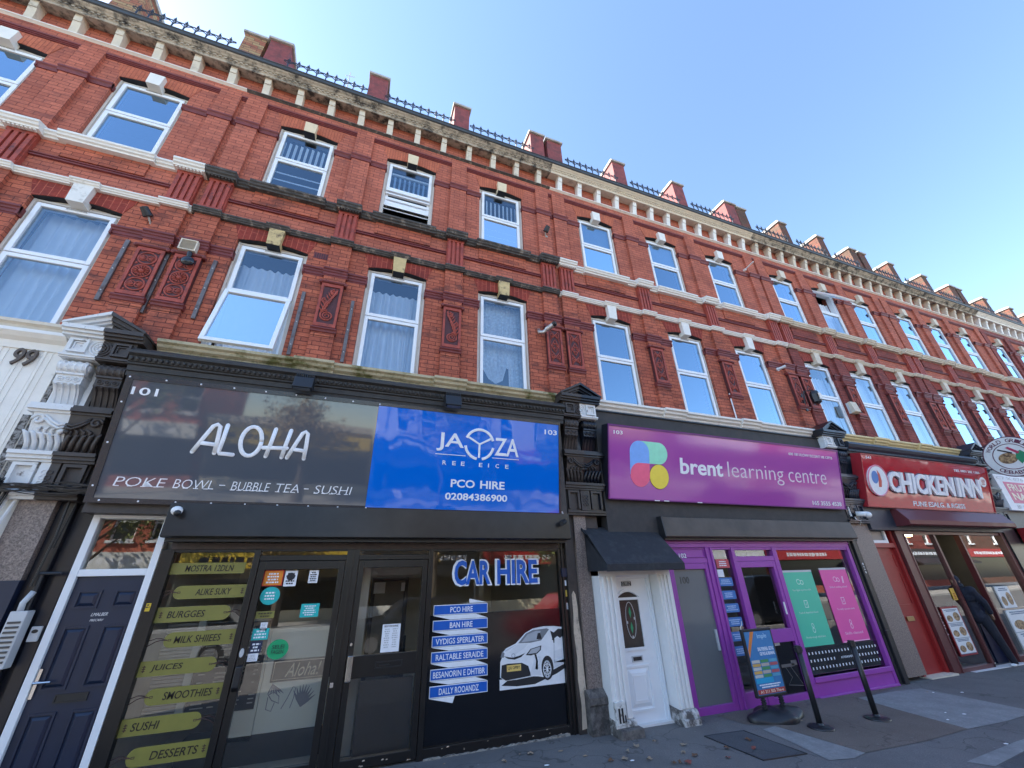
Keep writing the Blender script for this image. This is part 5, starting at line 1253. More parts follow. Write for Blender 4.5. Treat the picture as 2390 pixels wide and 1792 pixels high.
O("small_lettering", til2(MB().text("103",4.866,5.02,.928,.982,-.008,.003,.005).text("600 1811/LOW/ ISCONT HE CIFTS",8.48,9.615,.885,.93,-.008,.003).text("165 3555 4538",8.93,9.68,.055,.125,-.008,.003,.01)), WHT, t)
b = MB()
for x in (5.55,5.72,6.35): b.box(x,x+.09,-.0165,-.014,.002,.014)
O("tape_scrap", til2(b), WHT, t)

PUR = mat("purple_aluminium", (.33,.062,.38), .32, 0, .05, 4, .02, .5)
t = T("shopfront", "purple framed shopfront under the purple sign, with posters in its window", "shopfront", 7.7, -.1, -.06)
b = MB().prism([(0,2.30),(-.25,2.30),(-.285,2.04),(-.27,2.025),(0,2.025)], 5.60, 9.72); O("shutter_box", b, gloss("shutter_taupe",(.085,.066,.052),.08,.3,1.2,.5,.01,(1,1,.4),.25), t, bev=.004)
O("shutter_end", MB().prism([(0,2.31),(-.255,2.31),(-.29,2.035),(-.27,2.015),(0,2.015)], 5.585, 5.60), BLKP, t); O("shutter_slat", MB().box(5.62,9.7,-.22,-.12,1.995,2.024), BLKP, t)
b = MB().box(5.66,9.64,-.13,.03,1.90,1.994); b.box(5.66,9.64,-.145,-.13,1.955,1.975)
for x0,x1 in ((5.66,5.70),(6.40,6.53),(6.90,6.965),(7.76,7.85),(9.57,9.64)): b.box(x0,x1,-.13,.03,-.10,1.90)
b.box(5.70,6.40,-.12,.03,1.69,1.755); b.box(5.70,6.40,-.10,-.06,1.755,1.90); b.frame(5.72,6.385,-.115,-.10,1.765,1.885,.012)
b.box(6.965,7.76,-.125,.03,1.705,1.775); b.box(6.965,7.76,-.12,.03,1.865,1.90); b.box(6.53,6.90,-.12,.03,1.87,1.90); b.box(6.53,6.90,-.12,.03,-.10,.14)
b.box(7.85,9.57,-.12,.03,1.86,1.90); b.box(7.85,9.57,-.12,.03,-.12,.13); b.box(7.85,9.57,-.15,-.12,.13,.19); b.box(7.83,9.59,-.17,-.12,-.1,-.03)
b.box(6.47,6.49,-.15,-.13,-.08,1.9)
O("frame", b, PUR, t, bev=.004)
O("number", MB().text("102",5.90,6.03,1.76,1.82,-.119,.003,.006), WHT, t)
FRO = mat("frosted_glass", (.165,.175,.18), .22, 0, .05, 2, .02, .5)
d = O("door", MB().frame(5.705,6.395,-.115,-.02,-.06,1.688,.055,.12,.075), PUR, t, bev=.004); O("glass", MB().box(5.76,6.34,-.08,-.06,.06,1.613), FRO, d)
O("handle", MB().box(6.285,6.315,-.10,-.08,.62,.86), GREYP, d); O("number", MB().text("100",5.87,6.03,1.43,1.52,-.083,.003,.012), mat("dull_numeral",(.06,.06,.055),.5), d); O("glare_mark", MB().box(5.745,5.83,-.0815,-.08,1.56,1.60), FRO, d)
d = O("door", MB().frame(6.968,7.757,-.122,-.02,-.07,1.703,.055,.11,.085).box(7.02,7.70,-.122,-.02,.64,.80), PUR, t, bev=.004)
O("glass", MB().add([(7.02,-.07,.80),(7.70,-.07,.80),(7.70,-.07,1.62),(7.02,-.07,1.62)],[(0,1,2,3)]), GLS, d)
O("kick_glass", MB().box(7.02,7.70,-.08,-.06,.04,.64), VBK, d); O("handle", MB().cyl((7.66,-.15,.98),(7.66,-.15,1.14),.012,8), WHP, d); O("label", MB().box(7.33,7.43,-.083,-.08,.60,.635), GREYP, d)
b = MB().tube([(7.42,-.0815,.34),(7.50,-.0815,.22),(7.40,-.0815,.14),(7.68,-.0815,.11)],.004,5,.3); b.tube([(7.52,-.0815,.34),(7.67,-.0815,.13)],.004,5,.3); b.box(7.35,7.60,-.083,-.08,.34,.375); b.box(7.55,7.66,-.083,-.08,.35,.41); O("etched_mark", b, mat("etched_grey",(.14,.13,.125),.6), d)
def pane(nm,x0,x1,z0,z1): return O(nm, MB().add([(x0,-.07,z0),(x1,-.07,z0),(x1,-.07,z1),(x0,-.07,z1)],[(0,1,2,3)]), GLS, t)
pane("window_pane",6.53,6.90,.14,1.87); pane("window_pane",7.85,9.57,.19,1.86); pane("toplight_pane",6.965,7.76,1.775,1.865)
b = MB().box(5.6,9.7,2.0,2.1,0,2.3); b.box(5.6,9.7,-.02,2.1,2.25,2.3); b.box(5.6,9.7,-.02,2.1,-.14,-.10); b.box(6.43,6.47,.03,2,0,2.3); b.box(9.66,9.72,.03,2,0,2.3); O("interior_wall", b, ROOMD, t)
O("window_band", MB().box(7.853,9.567,-.067,-.063,.19,.52), VBK, t)
b = MB()
for r, z in enumerate((.455,.365,.275)):
    for k in range(23):
        if r == 1 and 8 < k < 16: continue
        x = 7.90+k*.072; b.bevbox(x-.011,x+.011,-.0735,-.071,z-.016,z+.016,.004)
b.text("ATTENGHETE",8.62,8.92,.352,.378,-.0735,.002); O("manifestation_dot", b, WHT, t)
for i, z in enumerate((1.49,1.32,1.155,.985,.81,.64)):
    o = O("service_card", MB().poly(pill(6.565,6.835,z-.11,z,(.015,)*4,3), -.078, -.072), flat("card_blue",(.07,.20,.50)), None, "blue service card on the slim window, %s" % ("topmost of six","second from the top","third from the top","fourth from the top","fifth down, behind the pavement sign's edge","lowest of six, behind the pavement sign")[i], "card", "blue cards stuck on the slim window")
    O("print", lines(6.59,6.81,z-.09,z-.02,3,-.080,i), flat("card_text",(.45,.60,.80)), o)
o = O("notice", MB().box(6.60,6.85,-.078,-.072,1.62,1.74), flat("notice_red",(.60,.10,.12)), None, "red and white notice at the top of the slim window", "notice"); O("print", lines(6.62,6.83,1.64,1.72,3,-.080,8), WHT, o)
o = O("notice", MB().box(6.585,6.70,-.078,-.072,1.50,1.60), WHT, None, "small white notice above the blue service cards", "notice")
POG = mat("poster_green",(.075,.56,.36),.35,0,.02,3,0); POP = mat("poster_pink",(.82,.10,.38),.35,0,.02,3,0); POT = flat("poster_text",(.55,.80,.68)); POT2 = flat("poster_text_pink",(.92,.55,.72))
for lab, x0, x1, z0, z1, m, tm, tx in (("tall green poster with white icons in the purple shopfront window",7.87,8.56,.54,1.535,POG,POT,("Your digital experience skills","Tools & dependent based","Provide enough vehicle basic")),("tall pink poster with white icons in the purple shopfront window",8.76,9.41,.54,1.555,POP,POT2,("Skilled needing school","To really operate needs","Skills classed"))):
    o = O("poster", MB().box(x0,x1,-.082,-.074,z0,z1), m, None, lab, "poster"); cx = (x0+x1)/2; h = z1-z0; b = MB()
    for k, zz in enumerate((.86,.55,.23)):
        z = z0+h*zz; r = .045
        if k == 0: b.ring((cx-.02,-.083,z),.035,.006,10,5,1.2,.4); b.ring((cx+.05,-.083,z-.01),.03,.006,10,5,1,.4)
        elif k == 1: b.frame(cx-.04,cx+.04,-.0845,-.082,z-.05,z+.05,.010); b.tube([(cx-.02,-.084,z),(cx,-.084,z-.02),(cx+.025,-.084,z+.02)],.005,5,.4)
        else: b.ring((cx,-.083,z+.03),.028,.006,10,5,.8,.4); b.ring((cx,-.083,z-.03),.03,.006,10,5,.9,.4)
        b.text(tx[k],cx-.21,cx+.21,z-.135,z-.10,-.0845,.002)
    if 'pink' in lab: b.box(x0+.02,x1-.02,-.0845,-.082,z0+.002,z0+.014); b.poly([(cx+.14,z0+h*.80),(cx+.17,z0+h*.80),(cx+.19,z0+h*.9),(cx+.16,z0+h*.9)],-.0845,-.082)
    O("print", b, tm, o)
    O("hanging_bar", MB().box(x0,x1,-.085,-.074,z1-.001,z1+.028), GREYP, o)
t2 = T("shutter_rail", "black shutter guide rail at the right end of the purple shopfront", "rail", 9.75, -.1, -.1)
O("guide", MB().box(9.65,9.70,-.14,0,-.1,2.02).box(9.72,9.82,-.17,0,-.1,2.30), BLKP, t2, bev=.004); b = MB()
for z, s in ((1.63,.016),(1.585,.010),(1.545,.010),(1.50,.014)): b.ball((9.77,-.172,z),s,8,(1,.4,1.2))
O("white_dot", b, WHP, t2); O("lock_box", MB().box(9.68,9.78,-.20,-.17,.60,.66), BLKP, t2)

# ------------------------------------------------------------ porch of number 103
PORW = mat("porch_white_paint",(.78,.77,.75),.45,0,.03,8,.05,col2=(.5,.47,.44),thr=(.66,.8),scale2=6)
t = T("porch", "white fluted porch with a narrow white door, under the black canopy", "porch", 5.0, -.1, 0)
for x0, x1 in ((4.425,4.665),(5.315,5.525)):
    b = MB().box(x0,x1,-.30,-.0,.07,1.66); w = (x1-x0)
    for k in range(3): b.box(x0+w*(.16+.26*k), x0+w*(.30+.26*k), -.318, -.30, .14, 1.55)
    p = O("pilaster", b, PORW, t, bev=.004)
    b = MB().prism([(0,.16),(-.32,.13),(-.345,.10),(-.35,.06),(-.37,.05),(-.37,-.03),(0,-.03)], x0-.012, x1+.014)
    O("plinth", b, mat("plinth_grimy_white",(.55,.53,.50),.8,0,.1,8,.1,col2=(.10,.09,.085),thr=(.40,.55),scale2=9), p)
O("plinth_base", MB().box(4.41,4.70,-.44,-.25,-.03,.075), DIRT, t, bev=.01)
O("lintel", MB().box(4.425,5.525,-.29,0,1.56,1.68), PORW, t)
b = MB().frame(4.665,5.315,-.12,.02,-.02,1.57,.055,.03,.05); b.frame(4.675,5.305,-.135,-.12,-.02,1.565,.02,.0,.02); O("door_frame", b, UPV, t, bev=.004); O("threshold", MB().box(4.64,5.33,-.18,.0,-.03,.012), PORW, t)
d = O("door", MB().box(4.72,5.26,-.10,-.05,.012,1.52), UPV, t)
b = MB().frame(4.765,5.12,-.118,-.10,.72,1.30,.03); n = 10
top = [(4.765+.355*k/n, 1.295+.075*sin(pi*k/n)) for k in range(n+1)]
for i in range(n): b.poly([top[i],top[i+1],(top[i+1][0],top[i+1][1]+.03),(top[i][0],top[i][1]+.03)],-.118,-.10)
O("glazing_bead", b, UPV, d)
DG = mat("dark_leaded_glass",(.035,.032,.03),.12,0,.3,9,.1)
g = O("glass", MB().poly([(4.793,.75),(5.095,.75)]+[(x,z-.008) for x,z in top[::-1] if 4.793 <= x <= 5.095],-.104,-.099), DG, d)
b = MB(); GR = flat("leaded_green",(.03,.30,.14),.2)
for cz in (1.13,.96): b.poly([(4.945,cz-.065),(4.965,cz),(4.945,cz+.065),(4.925,cz)],-.107,-.104)
O("green_lozenge", b, GR, g); b = MB()
b.ring((4.945,-.1045,1.045),.20,.004,24,5,.35,.4)
for dx, z in ((.055,1.06),(-.055,1.02),(.0,.86)): b.ball((4.945+dx,-.105,z),.014,8,(.7,.3,1.3))
O("lead_line", b, GREYP, g)
b = MB().frame(4.885,5.04,-.112,-.10,.60,.665,.012); O("letterbox", b, GREYP, d); O("slot", MB().box(4.897,5.028,-.104,-.099,.612,.653), BLKP, d)
b = MB().frame(4.765,5.125,-.115,-.10,.12,.57,.022); b.bevbox(4.80,5.09,-.118,-.10,.16,.53,.04); b.frame(4.85,5.04,-.124,-.118,.22,.47,.01); O("door_panel", b, UPV, d)
b = MB().frame(4.875,5.02,-.108,-.10,1.43,1.485,.004); b.text("VILLEN",4.882,5.013,1.438,1.478,-.108,.003,.01); O("name_plate", b, INKB, d)
t = T("meter_grille", "white vent grille with dark slots at the foot of the left porch pilaster", "grille", 4.48, -.33, .1)
O("plate", MB().box(4.425,4.555,-.345,-.30,.085,.30), mat("grille_white",(.62,.61,.58),.6,0,.2,20,.1,col2=(.12,.11,.10),thr=(.55,.65)), t, bev=.004); b = MB()
for x in (4.455,4.495): b.box(x,x+.022,-.348,-.345,.115,.245)
b.box(4.53,4.548,-.348,-.345,.12,.18); O("slot", b, BLKP, t)
CAN = mat("canopy_black_canvas",(.020,.022,.027),.75,0,.15,12,.15,col2=(.04,.042,.046),thr=(.5,.7))
t = T("door_canopy", "black canvas wedge canopy over the white porch door", "canopy", 4.95, -.3, 1.6)
b = MB().prism([(-.04,2.17),(-.11,2.14),(-.22,2.05),(-.575,1.70),(-.585,1.685),(-.57,1.68),(-.09,2.10),(-.04,2.12)], 4.375, 5.545); O("top_cloth", b, CAN, t)
b = MB().prism([(-.578,1.69),(-.59,1.685),(-.585,1.61),(-.575,1.61)], 4.375, 5.545); O("valance", b, CAN, t)
for x in (4.375, 5.541): O("side_cloth", MB().prism([(-.04,2.15),(-.11,2.12),(-.575,1.68),(-.575,1.61),(-.09,1.615),(-.04,1.62)], x, x+.004), CAN, t)
b = MB().tube([(4.38,-.57,1.615),(5.54,-.57,1.615)],.010,6); b.tube([(4.38,-.05,2.14),(4.33,-.09,2.17),(4.36,-.2,2.05)],.014,6); O("frame_rod", b, BLKP, t)

# ------------------------------------------------------------ pavement sign and barrier posts
t = T("pavement_sign", "black framed pavement sign with a blue poster on a weighted base", "pavement sign", 6.48, -.56, gz(6.5))
g0 = gz(6.5)
O("frame", MB().frame(6.235,6.735,-.59,-.55,.20,.90,.026).box(6.25,6.72,-.57,-.555,.22,.88), BLKP, t, bev=.006)
f = O("poster", MB().box(6.262,6.708,-.5935,-.57,.228,.872), mat("poster_blue",(.06,.22,.46),.25,0,.1,3,0), t)
def pr(nm, x0,x1,z0,z1,m,l=1): return O(nm, MB().box(x0,x1,-.5935-.0012*l,-.5934,z0,z1), m, f)
O("orange_ribbon", MB().poly([(6.262,.68),(6.262,.60),(6.42,.872),(6.36,.872)],-.5947,-.5934), flat("ribbon_orange",(.70,.22,.05)), f)
O("heading", MB().text("imple",6.46,6.62,.78,.845,-.5955,.002,.004), flat("heading_pale",(.40,.62,.80)), f)
O("heading", MB().text("SINS PERFERIL GETAS",6.42,6.69,.662,.70,-.5955,.002,.004).text("GE PULAS BEANAS",6.44,6.69,.615,.65,-.5955,.002,.004), WHT, f)
rnd = random.Random(4); cols = [flat("swatch_%d" % i, c) for i, c in enumerate(((.55,.55,.50),(.45,.10,.12),(.07,.28,.10),(.62,.38,.10),(.10,.35,.50),(.50,.42,.35)))]
for c, x in enumerate((6.275,6.42,6.565)):
    for r in range(5): pr("price_tile", x, x+.13, .395+r*.037, .425+r*.037, cols[(c*2+r*3) % 6])
pr("blue_band",6.275,6.56,.34,.39,flat("band_cyan",(.02,.35,.60)),2)
O("small_print", lines(6.28,6.69,.29,.335,2,-.5955,3), WHT, f); pr("red_band",6.262,6.708,.235,.28,flat("band_red",(.45,.06,.05)),1); O("telephone", MB().text("A1 211 505 The-e",6.30,6.68,.243,.272,-.5962,.0012,.004), flat("tel_cream",(.85,.75,.6)), f)
b = MB(); n = 24
def br(a): return .30*(1+.10*cos(2*a)+.13*cos(4*a))
for k in range(3): pass
V = []
for j, (s, z) in enumerate(((1.0,0),(1.02,.03),(.96,.055),(.55,.10),(.3,.115),(.0,.118))):
    for i in range(n): a = 2*pi*i/n; V.append((6.49+br(a)*s*cos(a)*1.12, -.55+br(a)*s*sin(a)*.80, g0+z+.025*s*s*cos(4*a)*(1 if 0 < j < 4 else 0)))
b.add(V, [(j*n+i,j*n+(i+1)%n,(j+1)*n+(i+1)%n,(j+1)*n+i) for j in range(5) for i in range(n)]); O("base", b, BLKP, t, smooth=True)
for x in (6.34,6.63):
    b = MB().cyl((x,-.565,g0+.07),(x,-.565,.21),.022,10)
    for k in range(4): b.ring((x,-.565,.0),.0,.0,3,3) if False else b.lathe((x,-.565,.09+k*.025),[(.024,0),(.032,.006),(.032,.012),(.024,.018)],10)
    O("spring", b, BLKP, t)
O("wire_hook", MB().tube([(6.25,-.57,.90),(6.245,-.575,.93),(6.27,-.58,.95),(6.285,-.575,.99)],.005,6), GREYP, t)
for x, y, lab in ((6.63,-.985,"black barrier post standing nearest the pavement sign"),(7.525,-1.03,"black barrier post in front of the pink poster")):
    g0 = gz(x); t = T("barrier_post", lab, "barrier post", x, y, g0, "black barrier posts on the forecourt")
    O("base", MB().lathe((x,y,g0),[(.128,0),(.132,.008),(.128,.018),(.10,.028),(.04,.034),(.03,.05)],28), BLKP, t, smooth=False)
    O("pole", MB().cyl((x,y,g0+.03),(x,y,.72),.030,14), BLKP, t, smooth=True); O("head", MB().cyl((x,y,.68),(x,y,.75),.036,14).box(x-.045,x+.045,y-.02,y+.02,.69,.735), BLKP, t)
x, g0 = 6.63, 0
# ------------------------------------------------------------ chicken shop
CT = (-.22, 2.597, -.45, 3.57)
def til3(mb): return mb.tilt(*CT)
ACR = gloss("acrylic_red", (.52,.010,.030), .5, .06, 1.4, 1.6, .04, (1,1,.7)); REDE = mat("red_edge",(.35,.02,.03),.4)
t = T("shop_fascia", "navy moulded fascia over the red chicken sign", "fascia", 12.7, 0, 2.3)
O("backing_board", MB().box(10.43,14.98,-.16,0,2.2,3.72), NVP, t); O("cornice", MB().prism([(0,3.91),(-.34,3.84),(-.36,3.79),(-.33,3.74),(-.28,3.70),(-.25,3.62),(0,3.58)],10.43,14.98), NVP, t); b = MB()
for k in range(110): b.box(10.45+k*.041,10.47+k*.041,-.30,-.26,3.66,3.70)
O("dentil_row", b, NVP, t)
t = T("shop_sign", "glossy red sign board with white CHICKEN INN lettering", "shop sign", 12.66, -.3, 2.6)
O("tray", til3(MB().box(10.44,14.88,0,.16,0,1.0)), REDE, t); O("face_panel", til3(MB().box(10.46,14.86,-.005,0,.02,.98)), ACR, t); O("border", til3(MB().frame(10.44,14.88,-.02,0,0,1.0,.02)), REDE, t)
b = MB(); c = MB()
for wd, a, z in (("CHICKEN",11.15,13.36),("INN",13.49,14.40)):
    b.text(wd,a,z,.30,.70,-.05,.044,.03); n = len(wd)
    for i, ch in enumerate(wd):
        w = (z-a)/n; cx = a+w*(i+.5)
    c.text(wd,a-.03,z+.03,.275,.725,-.010,.005,.07)
O("letter_shadow", til3(c), flat("letter_edge_maroon",(.10,.03,.06)), t); O("lettering", til3(b), WHT, t)
o = O("roundel", til3(MB().disc(10.83,.50,.295,.285,-.035,-.005,36)), WHT, t); O("roundel_rim", til3(MB().ring((10.83,-.036,.50),.285,.014,36,6,1.03,.5)), flat("rim_pink",(.70,.25,.35)), o); O("roundel_blob", til3(MB().disc(10.74,.56,.10,.12,-.038,-.035,24)), flat("blob_blue",(.08,.22,.55)), o)
O("roundel_blob", til3(MB().poly([(10.83,.70),(10.90,.62),(10.93,.50),(10.90,.38),(10.82,.38),(10.84,.52)],-.038,-.035)), flat("blob_red",(.55,.08,.06)), o)
O("small_lettering", til3(MB().text("FUNE ESALG. & RGESS",11.88,13.70,.06,.155,-.012,.006,.012).text("541",10.60,10.76,.905,.955,-.010,.004,.01).text("TIEL 0801 202 1383",13.55,14.55,.835,.885,-.010,.004,.006)), WHT, t)
o = O("halal_badge", til3(MB().disc(14.62,.66,.13,.11,-.012,-.005,20)), WHT, t); O("badge_print", til3(lines(14.53,14.71,.60,.72,4,-.015,3)), REDE, o)
MAR = mat("maroon_paint",(.10,.022,.024),.35,0,.1,6,.03); REDD = mat("red_door_paint",(.30,.020,.020),.35,0,.1,4,.03)
t = T("front_door", "red panelled front door with a brass letterbox, beside the chicken shop", "door", 10.86, 0, -.06)
b = MB().frame(10.47,11.20,-.03,.08,-.07,2.42,.06,.02,.05); b.box(10.53,11.14,-.03,.08,1.90,1.98); O("door_frame", b, REDD, t, bev=.004)
b = MB().frame(10.53,11.02,-.02,.05,1.98,2.37,.05); O("transom_frame", b, UPV, t); O("transom_glass", MB().box(10.58,10.97,.01,.03,2.03,2.32), FRO, t)
d = O("door_leaf", MB().box(10.53,11.14,.03,.06,-.05,1.90), REDD, t); b = MB()
for x0,x1,z0,z1 in ((10.60,11.07,1.55,1.80),(10.60,11.07,.95,1.48)): b.frame(x0,x1,.018,.03,z0,z1,.02)
O("door_panel", b, REDD, d); b = MB().box(10.71,10.90,.005,.03,.715,.785); O("letterbox", b, mat("brass_dull",(.42,.30,.14),.35,.8,.1,9,0), d, bev=.004); O("handle", MB().box(10.56,10.59,.01,.03,1.0,1.15), GREYP, d); O("door_step", MB().box(10.45,11.2,-.14,.03,-.09,-.045), SC, t)
t = T("shopfront", "maroon framed chicken shop front with an open doorway", "shopfront", 13.1, -.05, -.1)
b = MB().prism([(0,2.58),(-.26,2.58),(-.40,2.36),(-.40,2.28),(-.37,2.265),(0,2.265)],11.20,14.98); O("shutter_box", b, gloss("shutter_maroon",(.13,.032,.038),.6,.22,1.0,.45,.015,(1,1,.6)), t, bev=.01)
b = MB().box(11.22,11.44,-.08,.08,-.12,2.265); b.box(11.44,15.06,-.06,.04,2.14,2.265); b.box(14.98,15.10,-.08,.08,-.12,2.265); b.box(11.44,12.52,-.06,.04,-.12,-.02); b.box(13.42,15.0,-.06,.04,-.12,.02); b.box(12.47,12.53,-.06,.04,-.12,2.14); b.box(13.38,13.44,-.06,.04,-.12,2.14); b.box(11.44,11.47,-.09,-.06,-.1,2.14)
O("frame", b, MAR, t, bev=.004)
for x0,x1,z0 in ((11.44,12.47,-.02),(13.44,14.98,.02)): O("window_pane", MB().add([(x0,-.02,z0),(x1,-.02,z0),(x1,-.02,2.14),(x0,-.02,2.14)],[(0,1,2,3)]), GLS, t)
O("door_leaf", MB().frame(12.52,12.57,.05,.85,-.08,2.05,.02), MAR, t); O("threshold", MB().box(11.44,13.44,-.14,.0,-.125,-.075), WHP, t)
RW = mat("red_panel",(.28,.012,.018),.35); b = MB().box(11.2,15.1,2.6,2.7,-.1,2.3); b.box(11.16,11.2,.05,2.7,-.1,2.3); b.box(15.06,15.1,.05,2.7,-.1,2.3); O("ceiling", MB().box(11.2,15.1,.05,2.7,2.26,2.30), ROOMD, t); b.box(11.2,15.1,.05,2.7,-.14,-.10); O("interior_wall", b, ROOMD, t)
O("red_panel", MB().box(12.0,15.05,2.5,2.59,1.05,1.75), RW, t); b = MB().box(12.3,13.1,2.47,2.5,1.1,1.6); b.box(13.4,14.3,2.47,2.5,1.1,1.6); q = O("wall_menu", b, flat("menu_cream",(.60,.56,.50)), t); O("print", lines(13.5,14.2,1.15,1.5,6,2.462,4), RW, q)
O("counter", MB().box(13.5,15.05,1.2,1.9,-.1,.9), mat("counter_steel",(.30,.29,.27),.35,.6,.1,5,0), t)
for x in (11.9,12.7,13.6): O("ceiling_spot", MB().lathe((x,.9,2.2),[(.05,0),(.07,.05)],12), emit("spot_glow",(1,.72,.30),9), t)
o = O("light_box", MB().box(12.4,14.7,1.0,1.05,1.86,2.0), emit("menu_lightbox",(1,.90,.68),1.0), t)
FOOD = mat("food_print",(.42,.28,.14),.5,0,.6,26,0,col2=(.10,.05,.03),thr=(.45,.6),scale2=14); IV = flat("print_ivory",(.74,.76,.76))
def menu(lab, x0,x1,z0,z1,rows,edge=None):
    o = O("menu_poster", MB().box(x0,x1,-.045,-.024,z0,z1), IV, None, lab, "poster"); cx = (x0+x1)/2; h = (z1-z0)/rows; w = x1-x0
    if edge: O("edge", MB().frame(x0-.03,x1+.03,-.043,-.026,z0-.03,z1+.03,.03), edge, o)
    for k in range(rows):
        z = z0+h*k; O("dish", MB().disc(x0+w*.72,z+h*.42,w*.2,h*.3,-.0475,-.045,18), FOOD, o); O("dish", MB().disc(x0+w*.25,z+h*.32,w*.18,h*.22,-.0475,-.045,18), FOOD, o)
        O("print", lines(x0+w*.08,x0+w*.92,z+h*.78,z+h*.95,2,-.0475,k+5), flat("print_slate",(.16,.22,.30)), o); O("rule", MB().box(x0,x1,-.047,-.045,z-.004,z+.004), flat("print_slate",(.16,.22,.3)), o)
menu("red edged food menu poster low in the chicken shop window",11.70,12.18,.17,.86,3,RW)
menu("white price list poster right of the chicken shop doorway",13.78,14.26,.78,1.16,1)
menu("large food photo poster low on the right chicken shop window",13.75,14.9,-.0,.74,2)
o = O("notice", MB().box(12.25,12.37,-.035,-.024,.98,1.18), flat("notice_yellow",(.70,.42,.06)), None, "small yellow and red notice in the chicken shop window", "notice"); O("print", lines(12.27,12.35,1.0,1.1,4,-.038,4), RW, o)
O("decal_strip", lines(11.49,11.62,.45,.86,9,-.030,6), flat("decal_pink",(.70,.45,.48)), None, "column of small white decals beside the red edged menu poster", "decal")
O("dark_panel", MB().box(13.0,13.38,.10,.16,-.1,.95), NAVY, None, "dark navy panel standing in the chicken shop doorway", "panel")
# person in the doorway
def person():
    SK = mat("skin",(.36,.20,.13),.6,0,.05,9,0); CL = mat("navy_jacket_cloth",(.014,.018,.034),.85,0,.2,30,.2); TR = mat("dark_trouser_cloth",(.012,.014,.024),.85,0,.2,30,.2)
    g = gz(12.8)
    J = dict(hip=(12.80,.02,.70), waist=(12.76,.02,.88), chest=(12.68,.01,1.06), neck=(12.59,.0,1.20), head=(12.545,-.01,1.295),
             lh=(12.83,-.07,.68), rh=(12.80,.10,.68), lk=(12.84,-.13,.36), rk=(12.74,.10,.36), la=(12.93,-.16,g+.06), ra=(12.82,.10,g+.06),
             ls=(12.66,-.145,1.13), rs=(12.66,.15,1.13), le=(12.80,-.19,.93), re=(12.60,.22,.92), lw=(12.90,-.17,.76), rw=(12.47,.20,.86))
    def limb(b, a, c, r0, r1): b.tube([J[a] if isinstance(a,str) else a, J[c] if isinstance(c,str) else c], [r0, r1], 10); b.ball(J[a] if isinstance(a,str) else a, r0, 10); b.ball(J[c] if isinstance(c,str) else c, r1, 10)
    def torso(b, e=0):
        for a, r, sy in (('hip',.105,1.25),('waist',.10,1.2),('chest',.115,1.35)): b.ball(J[a], r+e, 14, (.85,sy,1.1))
        limb(b,'hip','waist',.10+e,.098+e); limb(b,'waist','chest',.098+e,.105+e); limb(b,'chest','neck',.09+e,.05+e); limb(b,'ls','chest',.06+e,.09+e); limb(b,'rs','chest',.06+e,.09+e)
    def arms(b, e=0):
        for s in 'lr': limb(b, s+'s', s+'e', .052+e, .042+e); limb(b, s+'e', s+'w', .040+e, .028+e)
    def legs(b, e=0):
        for s in 'lr': limb(b, s+'h', s+'k', .078+e, .055+e); limb(b, s+'k', s+'a', .052+e, .036+e)
    b = MB(); torso(b); arms(b); legs(b); limb(b,'neck','head',.045,.05); b.ball(J['head'],.082,14,(1,.85,1.2)); b.ball((12.475,-.012,1.29),.016,8,(1.2,.8,1.2)); b.ball((12.49,-.012,1.245),.028,8)
    for s in (-1,1): b.ball((12.55,-.01+s*.075,1.29),.02,8,(1,.5,1.4))
    for w, d in (('lw',1),('rw',-1)):
        x,y,z = J[w]; k = .45 if d > 0 else -.6
        P = (x+.03*k, y, z-.045); b.tube([J[w],P],[.026,.03],8)
        for i in range(4):
            q = (P[0]+(-.024+.016*i)*.6, y+(-.024+.016*i), P[2]-.03); L = (.05,.058,.054,.042)[i]
            b.tube([(q[0],q[1],q[2]+.02),q,(q[0]+.01*k,q[1],q[2]-L*.6),(q[0]-.012*k,q[1],q[2]-L)],[.010,.009,.008,.006],6)
        b.tube([(P[0]-.02,y-.02,P[2]+.01),(P[0]-.045,y-.028,P[2]-.02),(P[0]-.045,y-.022,P[2]-.045)],[.010,.009,.007],6)
    o = O("person", b, SK, None, "person in a dark hooded jacket leaning into the chicken shop doorway", "person")
    def rm(q, v=.012):
        m = q.modifiers.new("remesh",'REMESH'); m.mode = 'VOXEL'; m.voxel_size = v*K; m.use_smooth_shade = True; s = q.modifiers.new("smooth",'SMOOTH'); s.iterations = 3
    rm(o, .010)
    b = MB(); torso(b,.022); arms(b,.018); rm(O("jacket", b, CL, o))
    b = MB(); legs(b,.016); b.ball(J['hip'],.115,12,(.85,1.25,.9)); rm(O("trousers", b, TR, o))
    b = MB().ball((12.565,-.005,1.305),.098,14,(1,.92,1.15)); b.tube([(12.60,0,1.25),(12.60,0,1.19)],[.09,.10],10); b.ball((12.60,0,1.20),.10,10,(1,1,.6))
    b.v = [(max(x,12.505),y,z) for x,y,z in b.v]; O("hood", b, CL, o, smooth=True)
    b = MB()
    for e in (-1,1): b.ball((12.475,-.012+e*.03,1.305),.007,6)
    b.tube([(12.472,-.03,1.262),(12.468,-.012,1.26),(12.472,.006,1.262)],.003,5); O("face_features", b, INKB, o)
    for s in 'lr':
        x,y,z = J[s+'a']; b = MB().ball((x+.0,y,g+.035),.055,12,(1.0,.75,.62)); b.ball((x-.075,y,g+.025),.05,12,(1.3,.8,.5)); O("shoe", b, WHP, o, smooth=True)
person()
